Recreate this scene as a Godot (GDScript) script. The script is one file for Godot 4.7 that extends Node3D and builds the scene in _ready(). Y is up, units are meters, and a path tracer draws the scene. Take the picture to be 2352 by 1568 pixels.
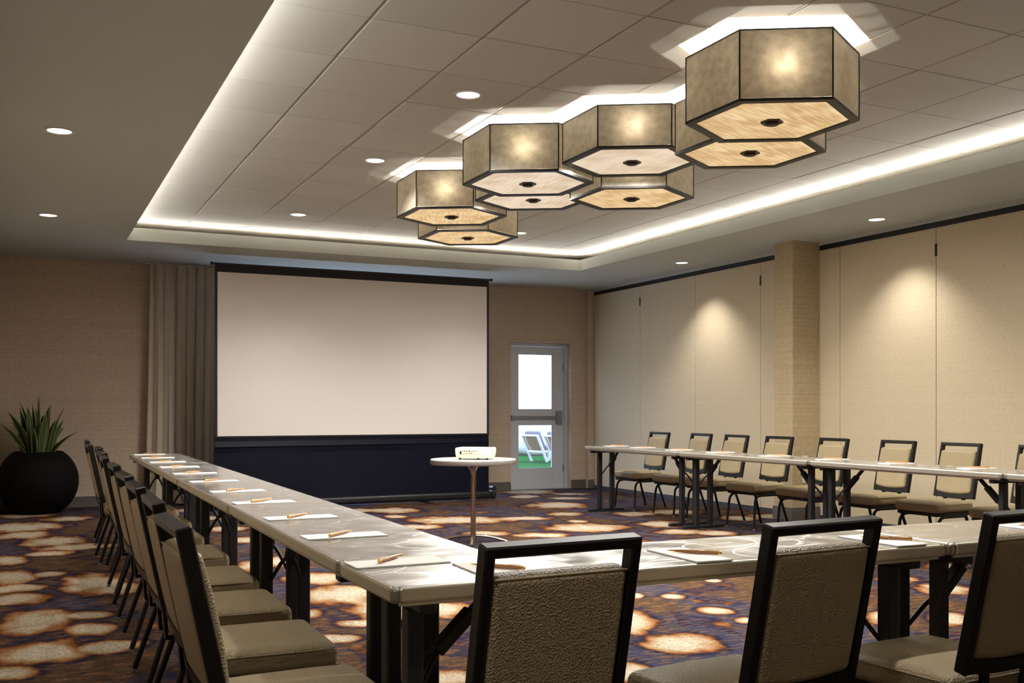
extends Node3D
# A hotel meeting room: tables in a U, banquet chairs, a projection screen, hexagonal pendant lamps under a cove-lit ceiling.
# Plan coordinates: u runs along the back wall (world x), w runs from the camera towards the back wall (world -z), h is height.
const CAM_H := 1.171
const YAW := 0.4482
const FOCAL := 2340.0
const SOFFIT := 2.951
const LIP := 3.086
const CEIL := 3.166
const BACK := 13.22
const RIGHT := 7.68
const LEFT := -0.42
const NEAR := -1.3
const TRAY_L := 0.99
const TRAY_R := 6.455
const TRAY_B := 11.40
const TRAY_N := 0.62
const TILE := 0.630
const GRID_U := 0.974
const GRID_W := 4.998
const TABLE_H := 0.75

var M := {}
var taken := {}
var rng := RandomNumberGenerator.new()

const DOOR_L := 6.335
const DOOR_R := 7.325
const DOOR_H := 2.145
const PANE_L := 6.515
const PANE_R := 7.085
const WIN_L := 2.45
const WIN_R := 5.75
const WIN_LOW := 0.2
const WIN_TOP := 2.7
const BULB := 0.4
const DIFFUSER := 2.2
const COVE := 0.54
const SPOT_SOFFIT := 1.5
const SPOT_TILE := 3.5
const POOLS := [0.04,12.50,0.27,0.31,0.00,0.44,11.91,0.23,0.24,0.04,-0.02,11.25,0.37,0.41,-0.00,-0.00,10.53,0.24,0.29,-0.00,0.26,9.92,0.26,0.33,0.03,0.43,9.42,0.30,0.21,0.05,0.19,9.10,0.18,0.16,0.02,-0.11,8.82,0.13,0.28,-0.01,-0.07,7.94,0.15,0.31,-0.01,0.17,7.97,0.12,0.13,0.02,0.43,7.42,0.19,0.41,0.06,0.56,7.12,0.14,0.24,0.08,-0.06,7.41,0.19,0.16,-0.01,-0.05,7.00,0.19,0.21,-0.01,0.07,6.21,0.17,0.31,0.01,0.33,6.27,0.12,0.11,0.05,0.33,5.87,0.12,0.17,0.06,0.09,5.40,0.18,0.25,0.02,0.37,5.39,0.17,0.13,0.07,-0.05,5.05,0.12,0.12,-0.01,1.84,6.96,0.22,0.24,0.26,1.84,6.27,0.26,0.31,0.28,1.96,5.71,0.24,0.32,0.33,2.21,5.58,0.16,0.24,0.38,1.44,5.78,0.10,0.15,0.24,1.68,5.37,0.12,0.10,0.30,1.42,5.09,0.14,0.09,0.27,1.63,4.12,0.15,0.14,0.38,1.18,4.50,0.10,0.09,0.26,4.27,5.69,0.06,0.07,0.64,3.66,5.31,0.07,0.09,0.60,3.48,5.43,0.05,0.09,0.57,3.63,4.84,0.10,0.10,0.64,3.02,4.77,0.12,0.29,0.56,2.97,4.23,0.17,0.20,0.61,3.62,4.54,0.06,0.08,0.67,2.44,3.86,0.10,0.17,0.56,2.74,3.71,0.08,0.08,0.64,6.48,12.98,0.38,0.38,0.46,6.85,12.38,0.27,0.16,0.51,6.09,12.28,0.18,0.27,0.46,6.49,11.79,0.24,0.20,0.50,5.90,11.00,0.35,0.40,0.49,5.49,10.03,0.18,0.19,0.50,4.87,9.82,0.26,0.18,0.46,5.23,9.32,0.11,0.12,0.51,5.03,8.77,0.39,0.33,0.52,4.36,8.43,0.25,0.16,0.48,6.18,9.70,0.22,0.24,0.57,6.71,9.67,0.31,0.30,0.61,5.88,8.70,0.23,0.28,0.59,5.67,8.10,0.19,0.21,0.61,5.93,7.86,0.18,0.21,0.65,6.97,8.82,0.19,0.27,0.67,7.41,8.85,0.22,0.24,0.70,3.87,11.26,0.30,0.31,0.33,3.67,10.60,0.12,0.18,0.33,4.16,9.98,0.51,0.34,0.39,3.55,11.40,0.20,0.21,0.30,3.55,9.56,0.26,0.19,0.36,3.96,8.77,0.21,0.17,0.42,2.21,8.75,0.15,0.20,0.25,1.78,7.84,0.12,0.23,0.22,1.79,9.28,0.13,0.22,0.19,1.55,7.71,0.13,0.24,0.20,1.77,11.32,0.19,0.23,0.16,1.80,10.20,0.19,0.23,0.17,1.73,12.28,0.15,0.21,0.14,6.22,5.46,0.13,0.18,0.85,5.43,4.77,0.15,0.23,0.85,5.44,5.18,0.12,0.17,0.81,4.69,4.09,0.10,0.18,0.85,4.38,4.24,0.10,0.20,0.80]

func _ready() -> void:
	# camera
	var cam := Camera3D.new()
	cam.name = "camera"
	cam.projection = Camera3D.PROJECTION_FRUSTUM
	cam.keep_aspect = Camera3D.KEEP_HEIGHT
	cam.near = 0.05
	cam.far = 200.0
	cam.size = 0.05 * 1568.0 / FOCAL
	cam.frustum_offset = Vector2(0.0, 0.05 * (940.0 - 784.0) / FOCAL)
	add_child(cam)
	cam.position = V(0, CAM_H, 0)
	cam.rotation.y = -YAW
	cam.current = true
	# sky, exposure
	var sky_m := ProceduralSkyMaterial.new()
	sky_m.sky_top_color = Color8(146, 170, 212)
	sky_m.sky_horizon_color = Color8(206, 214, 230)
	sky_m.ground_bottom_color = Color8(120, 120, 116)
	sky_m.ground_horizon_color = Color8(170, 174, 178)
	sky_m.sky_energy_multiplier = 2.3
	sky_m.ground_energy_multiplier = 2.3
	var sky := Sky.new()
	sky.sky_material = sky_m
	var env := Environment.new()
	env.background_mode = Environment.BG_SKY
	env.sky = sky
	env.tonemap_mode = Environment.TONE_MAPPER_LINEAR
	env.tonemap_exposure = 1.66
	env.sdfgi_enabled = true
	env.ssao_enabled = true
	env.ssil_enabled = true
	var we := WorldEnvironment.new()
	we.name = "environment"
	we.environment = env
	add_child(we)
	# sun over the terrace
	var sun := DirectionalLight3D.new()
	sun.name = "sun"
	sun.light_energy = 1.2
	sun.light_color = Color8(255, 246, 230)
	sun.light_angular_distance = 0.53
	sun.shadow_enabled = true
	add_child(sun)
	sun.look_at_from_position(Vector3(10, 14, -13.9), Vector3(0, 0, -14), Vector3.UP)
	build()

func build() -> void:
	make_materials()
	build_floor()
	build_walls()
	build_ceiling()
	build_lights()
	build_screen()
	build_door()
	build_window()
	build_tables()
	build_chairs()
	build_round_table()
	build_curtain()
	build_plant()
	build_stationery()
	build_outlets()
	build_outside()

func V(u: float, h: float, w: float) -> Vector3:
	return Vector3(u, h, -w)

# ---------------------------------------------------------------- naming
func numbered(called: String) -> String:
	if not taken.has(called):
		taken[called] = 0
		return called
	taken[called] += 1
	return "%s_%03d" % [called, taken[called]]

func tag(o: Node3D, label: String, category: String, group := "", kind := "") -> Node3D:
	if label: o.set_meta("label", label)
	if category: o.set_meta("category", category)
	if group: o.set_meta("group", group)
	if kind: o.set_meta("kind", kind)
	return o

func thing(called: String, label: String, category: String, at: Vector3, turn := 0.0, group := "") -> Node3D:
	var o := Node3D.new()
	o.name = numbered(called)
	add_child(o)
	o.position = at
	o.rotation.y = turn
	tag(o, label, category, group)
	return o

func structure(called: String, label: String, category: String) -> Node3D:
	var o := Node3D.new()
	o.name = numbered(called)
	add_child(o)
	tag(o, label, category, "", "structure")
	return o

func copy(o: Node3D, label: String, at: Vector3, turn: float) -> Node3D:
	var c: Node3D = o.duplicate()
	var base: String = o.name
	c.name = numbered(base.split("_0")[0])
	add_child(c)
	c.position = at
	c.rotation.y = turn
	c.set_meta("label", label)
	return c

# ---------------------------------------------------------------- shapes
func mb() -> SurfaceTool:
	var st := SurfaceTool.new()
	st.begin(Mesh.PRIMITIVE_TRIANGLES)
	return st

func commit(st: SurfaceTool) -> ArrayMesh:
	return st.commit()

func part(called: String, mesh: Mesh, m: Material, parent: Node3D, at := Vector3.ZERO, basis := Basis.IDENTITY) -> MeshInstance3D:
	var o := MeshInstance3D.new()
	o.name = called
	o.mesh = mesh
	o.material_override = null
	for i in mesh.get_surface_count():
		o.set_surface_override_material(i, m)
	parent.add_child(o, true)
	o.transform = Transform3D(basis, at)
	o.cast_shadow = GeometryInstance3D.SHADOW_CASTING_SETTING_ON
	return o

func tri(st: SurfaceTool, a: Vector3, b: Vector3, c: Vector3, na: Vector3, nb: Vector3, nc: Vector3, ua := Vector2.ZERO, ub := Vector2.ZERO, uc := Vector2.ZERO) -> void:
	# wound so that the front (clockwise) side is the one the normals point to
	if (b - a).cross(c - a).dot(na + nb + nc) > 0.0:
		st.set_normal(na); st.set_uv(ua); st.add_vertex(a)
		st.set_normal(nc); st.set_uv(uc); st.add_vertex(c)
		st.set_normal(nb); st.set_uv(ub); st.add_vertex(b)
	else:
		st.set_normal(na); st.set_uv(ua); st.add_vertex(a)
		st.set_normal(nb); st.set_uv(ub); st.add_vertex(b)
		st.set_normal(nc); st.set_uv(uc); st.add_vertex(c)

func quad(st: SurfaceTool, a: Vector3, b: Vector3, c: Vector3, d: Vector3, n: Vector3) -> void:
	tri(st, a, b, c, n, n, n)
	tri(st, a, c, d, n, n, n)

# a box with chamfered edges; t places it
func bbox(st: SurfaceTool, t: Transform3D, size: Vector3, bevel := 0.002) -> void:
	var h := size / 2.0
	bevel = minf(bevel, minf(h.x, minf(h.y, h.z)) * 0.95)
	var i := h - Vector3.ONE * bevel
	var axes := [Vector3.RIGHT, Vector3.UP, Vector3.BACK]
	var b := t.basis
	for k in 3:
		for s in [-1.0, 1.0]:
			var k1 := (k + 1) % 3
			var k2 := (k + 2) % 3
			var n: Vector3 = axes[k] * s
			var c: Vector3 = axes[k] * s * h[k]
			var e1: Vector3 = axes[k1] * i[k1]
			var e2: Vector3 = axes[k2] * i[k2]
			quad(st, t * (c - e1 - e2), t * (c + e1 - e2), t * (c + e1 + e2), t * (c - e1 + e2), (b * n).normalized())
			if bevel > 0.0:
				for s1 in [-1.0, 1.0]:
					# edge between face k,s and face k1,s1
					var p: Vector3 = axes[k] * s * h[k] + axes[k1] * s1 * i[k1]
					var q: Vector3 = axes[k] * s * i[k] + axes[k1] * s1 * h[k1]
					var nn: Vector3 = (b * (axes[k] * s + axes[k1] * s1)).normalized()
					quad(st, t * (p - e2), t * (p + e2), t * (q + e2), t * (q - e2), nn)
	if bevel > 0.0:
		for sx in [-1.0, 1.0]:
			for sy in [-1.0, 1.0]:
				for sz in [-1.0, 1.0]:
					var sg := Vector3(sx, sy, sz)
					var nn := (b * sg).normalized()
					tri(st, t * (sg * Vector3(h.x, i.y, i.z)), t * (sg * Vector3(i.x, h.y, i.z)), t * (sg * Vector3(i.x, i.y, h.z)), nn, nn, nn)

func box_mesh(size: Vector3, bevel := 0.002, at := Vector3.ZERO, basis := Basis.IDENTITY) -> ArrayMesh:
	var st := mb()
	bbox(st, Transform3D(basis, at), size, bevel)
	return commit(st)

# plain box given by two corners in plan coordinates
func slab(st: SurfaceTool, u0: float, u1: float, h0: float, h1: float, w0: float, w1: float, bevel := 0.0) -> void:
	bbox(st, Transform3D(Basis.IDENTITY, V((u0 + u1) / 2, (h0 + h1) / 2, (w0 + w1) / 2)), Vector3(absf(u1 - u0), absf(h1 - h0), absf(w1 - w0)), bevel)

# a bar of rectangular section from a to b
func bar(st: SurfaceTool, a: Vector3, b: Vector3, wide: float, deep: float, bevel := 0.002, up := Vector3.UP) -> void:
	var z := (b - a).normalized()
	var x := up.cross(z)
	if x.length() < 0.01:
		x = Vector3.RIGHT
	x = x.normalized()
	var y := z.cross(x)
	bbox(st, Transform3D(Basis(x, y, z), (a + b) / 2), Vector3(wide, deep, a.distance_to(b)), bevel)

# a box with round edges (soft when r is large); shape(p) may bend it
func rbox(st: SurfaceTool, t: Transform3D, size: Vector3, r: float, n: int, shape = null) -> void:
	var h := size / 2.0
	r = minf(r, minf(h.x, minf(h.y, h.z)))
	var inner := h - Vector3.ONE * r
	var axes := [Vector3.RIGHT, Vector3.UP, Vector3.BACK]
	for k in 3:
		for s in [-1.0, 1.0]:
			var pts := []
			for a in n + 1:
				for b in n + 1:
					var fa := a * 2.0 / n - 1.0
					var fb := b * 2.0 / n - 1.0
					var p := Vector3.ZERO
					p[k] = s * h[k]
					p[(k + 1) % 3] = _spread(fa, h[(k + 1) % 3], r)
					p[(k + 2) % 3] = _spread(fb, h[(k + 2) % 3], r)
					var c := p.clamp(-inner, inner)
					var d := (p - c).normalized()
					pts.append([c + d * r, d])
			if shape != null:
				for q in pts:
					q[0] = shape.call(q[0])
			for a in n:
				for b in n:
					var q: Array = [pts[a * (n + 1) + b], pts[(a + 1) * (n + 1) + b], pts[(a + 1) * (n + 1) + b + 1], pts[a * (n + 1) + b + 1]]
					var nv := []
					for e in q: nv.append((t.basis * e[1]).normalized())
					tri(st, t * q[0][0], t * q[1][0], t * q[2][0], nv[0], nv[1], nv[2])
					tri(st, t * q[0][0], t * q[2][0], t * q[3][0], nv[0], nv[2], nv[3])

func _spread(f: float, h: float, r: float) -> float:
	# half of the grid lines lie in the rounded borders
	if absf(f) > 0.5:
		return signf(f) * (h - r + r * (absf(f) - 0.5) * 2.0)
	return f * 2.0 * (h - r)

# tube of radius r along a path; squash flattens the section
func tube(st: SurfaceTool, path: Array, r: float, seg := 10, squash := 1.0, caps := true) -> void:
	var n := path.size()
	var rings := []
	var x := Vector3.ZERO
	for i in n:
		var d: Vector3 = (path[mini(i + 1, n - 1)] - path[maxi(i - 1, 0)]).normalized()
		if i == 0:
			x = d.cross(Vector3.UP if absf(d.y) < 0.9 else Vector3.RIGHT).normalized()
		else:
			x = (x - d * x.dot(d)).normalized()
		var y := d.cross(x)
		var ring := []
		for k in seg:
			var a := TAU * k / seg
			var v := x * cos(a) + y * sin(a) * squash
			ring.append([path[i] + v * r, (x * cos(a) * squash + y * sin(a)).normalized()])
		rings.append([ring, d])
	for i in n - 1:
		for k in seg:
			var a: Array = rings[i][0][k]
			var b: Array = rings[i][0][(k + 1) % seg]
			var c: Array = rings[i + 1][0][(k + 1) % seg]
			var d: Array = rings[i + 1][0][k]
			tri(st, a[0], b[0], c[0], a[1], b[1], c[1])
			tri(st, a[0], c[0], d[0], a[1], c[1], d[1])
	if caps:
		for e in [[0, -1.0], [n - 1, 1.0]]:
			var nn: Vector3 = rings[e[0]][1] * e[1]
			for k in seg:
				tri(st, path[e[0]], rings[e[0]][0][k][0], rings[e[0]][0][(k + 1) % seg][0], nn, nn, nn)

# turned shape: profile of (radius, height)
func lathe(st: SurfaceTool, profile: Array, seg := 32, at := Vector3.ZERO) -> void:
	for i in profile.size() - 1:
		var p: Vector2 = profile[i]
		var q: Vector2 = profile[i + 1]
		var slope := Vector2(q.y - p.y, p.x - q.x).normalized()
		var np := slope
		var nq := slope
		if i > 0:
			var o: Vector2 = profile[i - 1]
			var s0 := Vector2(p.y - o.y, o.x - p.x).normalized()
			if s0.dot(slope) > 0.6: np = (s0 + slope).normalized()
		if i < profile.size() - 2:
			var o2: Vector2 = profile[i + 2]
			var s1 := Vector2(o2.y - q.y, q.x - o2.x).normalized()
			if s1.dot(slope) > 0.6: nq = (s1 + slope).normalized()
		for k in seg:
			var a := TAU * k / seg
			var b := TAU * (k + 1) / seg
			var ca := Vector3(cos(a), 0, sin(a))
			var cb := Vector3(cos(b), 0, sin(b))
			var A := at + ca * p.x + Vector3.UP * p.y
			var B := at + cb * p.x + Vector3.UP * p.y
			var C := at + cb * q.x + Vector3.UP * q.y
			var D := at + ca * q.x + Vector3.UP * q.y
			var nA := ca * np.x + Vector3.UP * np.y
			var nB := cb * np.x + Vector3.UP * np.y
			var nC := cb * nq.x + Vector3.UP * nq.y
			var nD := ca * nq.x + Vector3.UP * nq.y
			if p.x > 1e-5: tri(st, A, B, C, nA, nB, nC)
			if q.x > 1e-5: tri(st, A, C, D, nA, nC, nD)

# a flat polygon (x, y) given thickness along z
func plate(st: SurfaceTool, t: Transform3D, poly: PackedVector2Array, thick: float) -> void:
	var idx := Geometry2D.triangulate_polygon(poly)
	for s in [-0.5, 0.5]:
		var n := (t.basis * Vector3(0, 0, signf(s))).normalized()
		for i in range(0, idx.size(), 3):
			var a := poly[idx[i]]
			var b := poly[idx[i + 1]]
			var c := poly[idx[i + 2]]
			tri(st, t * Vector3(a.x, a.y, s * thick), t * Vector3(b.x, b.y, s * thick), t * Vector3(c.x, c.y, s * thick), n, n, n, a, b, c)
	var area := 0.0
	for i in poly.size():
		area += poly[i].cross(poly[(i + 1) % poly.size()])
	for i in poly.size():
		var a := poly[i]
		var b := poly[(i + 1) % poly.size()]
		var d := (b - a).normalized()
		var n2 := Vector2(d.y, -d.x) * signf(area)
		var n := (t.basis * Vector3(n2.x, n2.y, 0)).normalized()
		quad(st, t * Vector3(a.x, a.y, -thick / 2), t * Vector3(b.x, b.y, -thick / 2), t * Vector3(b.x, b.y, thick / 2), t * Vector3(a.x, a.y, thick / 2), n)

func bend(points: Array, r: float, steps := 6) -> Array:
	# rounds the corners of a path
	var out := [points[0]]
	for i in range(1, points.size() - 1):
		var p: Vector3 = points[i]
		var a: Vector3 = (points[i - 1] - p)
		var b: Vector3 = (points[i + 1] - p)
		var d := minf(r, minf(a.length(), b.length()) * 0.49)
		var s := p + a.normalized() * d
		var e := p + b.normalized() * d
		for k in steps + 1:
			var f := float(k) / steps
			out.append(s.lerp(p, f).lerp(p.lerp(e, f), f))
	out.append(points[-1])
	return out

# ---------------------------------------------------------------- materials
func mat(called: String, c: Color, rough := 0.8, metal := 0.0) -> StandardMaterial3D:
	var m := StandardMaterial3D.new()
	m.resource_name = called
	m.albedo_color = c
	m.roughness = rough
	m.metallic = metal
	M[called] = m
	return m

func noise(kind: int, freq: float, octaves := 3, seed_ := 1) -> FastNoiseLite:
	var n := FastNoiseLite.new()
	n.noise_type = kind
	n.frequency = freq
	n.fractal_octaves = octaves
	n.fractal_type = FastNoiseLite.FRACTAL_FBM if octaves > 1 else FastNoiseLite.FRACTAL_NONE
	n.seed = seed_
	return n

func noise_tex(size: int, freq: float, octaves := 3, seed_ := 1, normal := false, strength := 4.0, kind := FastNoiseLite.TYPE_SIMPLEX_SMOOTH) -> NoiseTexture2D:
	var t := NoiseTexture2D.new()
	t.width = size
	t.height = size
	t.seamless = true
	t.noise = noise(kind, freq, octaves, seed_)
	t.as_normal_map = normal
	t.bump_strength = strength
	return t

func ramp_tex(size: int, freq: float, octaves: int, seed_: int, colors: Array, at: Array, kind := FastNoiseLite.TYPE_SIMPLEX_SMOOTH) -> NoiseTexture2D:
	var t := noise_tex(size, freq, octaves, seed_, false, 1.0, kind)
	var g := Gradient.new()
	g.colors = PackedColorArray(colors)
	g.offsets = PackedFloat32Array(at)
	t.color_ramp = g
	return t

func triplanar(m: StandardMaterial3D, scale: Vector3, world := true) -> void:
	m.uv1_triplanar = true
	m.uv1_world_triplanar = world
	m.uv1_scale = scale
	m.uv1_triplanar_sharpness = 8.0

# woven wallcovering: fine uneven threads, mostly level
func weave_image(size: int, base: Color, spread: float, level_share: float, seed_: int) -> Image:
	rng.seed = seed_
	var rows := PackedFloat32Array()
	var cols := PackedFloat32Array()
	for i in size:
		rows.append(rng.randf_range(-1, 1))
		cols.append(rng.randf_range(-1, 1))
	var fine := noise(FastNoiseLite.TYPE_VALUE, 0.5, 1, seed_).get_seamless_image(size, size)
	var broad := noise(FastNoiseLite.TYPE_SIMPLEX_SMOOTH, 0.03, 2, seed_ + 5).get_seamless_image(size, size)
	fine.convert(Image.FORMAT_L8)
	broad.convert(Image.FORMAT_L8)
	var fd := fine.get_data()
	var bd := broad.get_data()
	var data := PackedByteArray()
	data.resize(size * size * 3)
	for y in size:
		for x in size:
			var i := y * size + x
			var v := rows[y] * level_share + cols[x] * (1.0 - level_share) * 0.7
			v = v * 0.55 + (fd[i] / 127.5 - 1.0) * 0.35 * (1.0 + rows[y] * 0.5) + (bd[i] / 127.5 - 1.0) * 0.25
			var k := 1.0 + v * spread
			data[i * 3] = clampi(int(base.r * k * 255.0), 0, 255)
			data[i * 3 + 1] = clampi(int(base.g * k * 255.0), 0, 255)
			data[i * 3 + 2] = clampi(int(base.b * k * 255.0), 0, 255)
	return Image.create_from_data(size, size, false, Image.FORMAT_RGB8, data)

# aluminium scuffed in swirls by a rotary brush
func swirl_image(size: int, seed_: int) -> Image:
	rng.seed = seed_
	var f := PackedFloat32Array()
	f.resize(size * size)
	for c in 130:
		var cx := rng.randf() * size
		var cy := rng.randf() * size
		var r := rng.randf_range(0.06, 0.2) * size
		var sq := rng.randf_range(0.55, 1.0)
		var from := rng.randf() * TAU
		var span := rng.randf_range(0.9, 3.4)
		var lines := rng.randi_range(10, 26)
		var amp := rng.randf_range(0.04, 0.2) if c % 5 else rng.randf_range(0.25, 0.5)
		for l in lines:
			var rl := r + l * rng.randf_range(0.6, 1.3)
			var band := sin(PI * (l + 0.5) / lines)
			var a2 := amp * rng.randf_range(0.1, 1.0) * band * (1.0 if c % 3 else -0.5)
			var f0 := from + rng.randf_range(-0.25, 0.25)
			var steps := int(rl * span)
			for s in steps:
				var ph := float(s) / steps
				var a := f0 + span * ph
				var x := posmod(int(cx + cos(a) * rl), size)
				var y := posmod(int(cy + sin(a) * rl * sq), size)
				f[y * size + x] += a2 * sin(ph * PI)
	for c in 34:
		var cx := rng.randf() * size
		var cy := rng.randf() * size
		var r := rng.randf_range(0.05, 0.17) * size
		var from := rng.randf() * TAU
		var span := rng.randf_range(1.0, 3.0)
		for l in 3:
			var rl := r + l * rng.randf_range(1.0, 5.0)
			var steps := int(rl * span * 1.2)
			for s in steps:
				var ph := float(s) / steps
				var a := from + span * ph
				var x := posmod(int(cx + cos(a) * rl), size)
				var y := posmod(int(cy + sin(a) * rl * 0.8), size)
				var v := 0.34 * sin(ph * PI)
				f[y * size + x] += v
				f[y * size + (x + 1) % size] += v * 0.6
				f[((y + 1) % size) * size + x] += v * 0.6
	var cloud := noise(FastNoiseLite.TYPE_SIMPLEX_SMOOTH, 0.006, 3, seed_).get_seamless_image(size, size)
	var fine := noise(FastNoiseLite.TYPE_VALUE, 0.4, 1, seed_ + 2).get_seamless_image(size, size)
	cloud.convert(Image.FORMAT_L8)
	fine.convert(Image.FORMAT_L8)
	var cd := cloud.get_data()
	var fd := fine.get_data()
	var data := PackedByteArray()
	data.resize(size * size)
	for i in size * size:
		data[i] = clampi(int(112.0 + clampf(f[i], -0.5, 1.3) * 125.0 + (cd[i] - 127) * 0.30 + (fd[i] - 127) * 0.07), 0, 255)
	return Image.create_from_data(size, size, false, Image.FORMAT_L8, data)

func tint(src: Image, lo: Color, hi: Color) -> ImageTexture:
	var d := src.get_data()
	var out := PackedByteArray()
	out.resize(d.size() * 3)
	for i in d.size():
		var c := lo.lerp(hi, d[i] / 255.0)
		out[i * 3] = int(c.r * 255)
		out[i * 3 + 1] = int(c.g * 255)
		out[i * 3 + 2] = int(c.b * 255)
	return ImageTexture.create_from_image(Image.create_from_data(src.get_width(), src.get_height(), false, Image.FORMAT_RGB8, out))

# carpet print: cream pools ringed with orange and navy on slate, with broken streaks
func carpet_image() -> Image:
	var nx := 1640
	var ny := 1800
	var su := (RIGHT + 0.1 - LEFT) / nx
	var sw := (BACK + 0.1 - NEAR) / ny
	var warp := noise(FastNoiseLite.TYPE_SIMPLEX_SMOOTH, 0.022, 3, 7).get_image(nx, ny)
	var pools := noise(FastNoiseLite.TYPE_SIMPLEX_SMOOTH, 0.0105, 2, 21).get_image(nx, ny)
	var ground := noise(FastNoiseLite.TYPE_SIMPLEX_SMOOTH, 0.004, 2, 33).get_image(nx, ny)
	var streak := noise(FastNoiseLite.TYPE_SIMPLEX, 0.16, 3, 45).get_image(nx / 6, ny)
	streak.resize(nx, ny, Image.INTERPOLATE_CUBIC)
	var speck := noise(FastNoiseLite.TYPE_VALUE, 0.6, 1, 51).get_image(nx, ny)
	for im in [warp, pools, ground, streak, speck]:
		im.convert(Image.FORMAT_L8)
	var wd := warp.get_data()
	var pd := pools.get_data()
	var gd := ground.get_data()
	var kd := streak.get_data()
	var cd := speck.get_data()
	var r := PackedFloat32Array()
	r.resize(nx * ny)
	r.fill(9.0)
	for i in range(0, POOLS.size(), 5):
		var cu: float = POOLS[i]
		var cw: float = POOLS[i + 1]
		var ru: float = POOLS[i + 2] * 1.12
		var rd: float = POOLS[i + 3] * 1.1
		var ca := cos(POOLS[i + 4])
		var sa := sin(POOLS[i + 4])
		var reach := maxf(ru, rd) * 2.0
		for y in range(maxi(0, int((cw - reach - NEAR) / sw)), mini(ny, int((cw + reach - NEAR) / sw))):
			var dw := NEAR + y * sw - cw
			for x in range(maxi(0, int((cu - reach - LEFT) / su)), mini(nx, int((cu + reach - LEFT) / su))):
				var du := LEFT + x * su - cu
				var a := (du * ca - dw * sa) / ru
				var b := (du * sa + dw * ca) / rd
				var d := sqrt(a * a + b * b)
				var j := y * nx + x
				if d < r[j]: r[j] = d
	var stops := [0.0, 0.55, 0.82, 0.95, 1.04, 1.16, 1.5]
	var tones := [Color8(208, 198, 180), Color8(198, 184, 160), Color8(166, 130, 92), Color8(140, 86, 44), Color8(74, 50, 44), Color8(36, 34, 62), Color8(56, 55, 74)]
	var table := []
	for i in 256:
		var v := i / 255.0 * 1.5
		var k := 0
		while k < 5 and v > stops[k + 1]: k += 1
		table.append(tones[k].lerp(tones[k + 1], clampf((v - stops[k]) / (stops[k + 1] - stops[k]), 0, 1)))
	var slate := Color8(64, 64, 84)
	var earth := Color8(84, 66, 52)
	var thread := Color8(158, 110, 64)
	var data := PackedByteArray()
	data.resize(nx * ny * 3)
	for y in ny:
		for x in nx:
			var i := y * nx + x
			var v := r[i]
			if v > 1.9:
				v = maxf(1.12, (0.86 - pd[i] / 255.0) / 0.2)
			v += (wd[i] - 127) / 255.0 * 0.62
			var c: Color = table[clampi(int(v / 1.5 * 255.0), 0, 255)]
			var left := clampf(1.0 - (LEFT + x * su) / 2.6, 0, 1)
			var bg := slate.lerp(earth, clampf((gd[i] - 118) / 40.0 + left * 0.9, 0, 1))
			var share := clampf((v - 1.16) / 0.3, 0, 1)
			c = c.lerp(bg, share)
			var line := clampf((kd[i] - 140) / 40.0, 0, 1) * clampf((v - 1.0) * 4.0, 0, 0.5)
			c = c.lerp(thread, line)
			var g := 0.88 + cd[i] / 255.0 * 0.24
			data[i * 3] = clampi(int(c.r * g * 255), 0, 255)
			data[i * 3 + 1] = clampi(int(c.g * g * 255), 0, 255)
			data[i * 3 + 2] = clampi(int(c.b * g * 255), 0, 255)
	return Image.create_from_data(nx, ny, false, Image.FORMAT_RGB8, data)

# the ribbed loop pile and the cross threads, 0.64 m a side
func pile_image(size: int) -> Image:
	rng.seed = 99
	var data := PackedByteArray()
	data.resize(size * size * 3)
	var fine := noise(FastNoiseLite.TYPE_VALUE, 0.35, 2, 3).get_seamless_image(size, size)
	var dash := noise(FastNoiseLite.TYPE_SIMPLEX, 0.05, 2, 8).get_seamless_image(size, size)
	fine.convert(Image.FORMAT_L8)
	dash.convert(Image.FORMAT_L8)
	var fd := fine.get_data()
	var dd := dash.get_data()
	for y in size:
		for x in size:
			var i := y * size + x
			var rib := 0.5 + 0.5 * sin((y + (dd[i] - 127) * 0.04) * TAU / 8.0)
			var cross := 1.0 if posmod(x + (y / 32) * 17, 53) < 4 and dd[i] > 120 else 0.0
			var v := 0.70 + 0.17 * rib + (fd[i] / 255.0 - 0.5) * 0.3 + cross * 0.16
			v = clampf(v, 0, 1)
			data[i * 3] = int(v * 255)
			data[i * 3 + 1] = int(v * (252 if cross == 0.0 else 228))
			data[i * 3 + 2] = int(v * (250 if cross == 0.0 else 190))
	return Image.create_from_data(size, size, false, Image.FORMAT_RGB8, data)

func grain_image(nx: int, ny: int, lo: Color, hi: Color, seed_: int) -> ImageTexture:
	var a := noise(FastNoiseLite.TYPE_SIMPLEX, 0.16, 3, seed_).get_image(nx / 24, ny)
	a.resize(nx, ny, Image.INTERPOLATE_CUBIC)
	var b := noise(FastNoiseLite.TYPE_SIMPLEX_SMOOTH, 0.006, 2, seed_ + 1).get_image(nx, ny)
	a.convert(Image.FORMAT_L8)
	b.convert(Image.FORMAT_L8)
	var ad := a.get_data()
	var bd := b.get_data()
	var data := PackedByteArray()
	data.resize(nx * ny * 3)
	for i in nx * ny:
		var v := clampf((ad[i] - 127) / 120.0 + (bd[i] - 127) / 220.0 + 0.5, 0, 1)
		var c := lo.lerp(hi, v)
		data[i * 3] = int(c.r * 255)
		data[i * 3 + 1] = int(c.g * 255)
		data[i * 3 + 2] = int(c.b * 255)
	return ImageTexture.create_from_image(Image.create_from_data(nx, ny, false, Image.FORMAT_RGB8, data))

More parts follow.
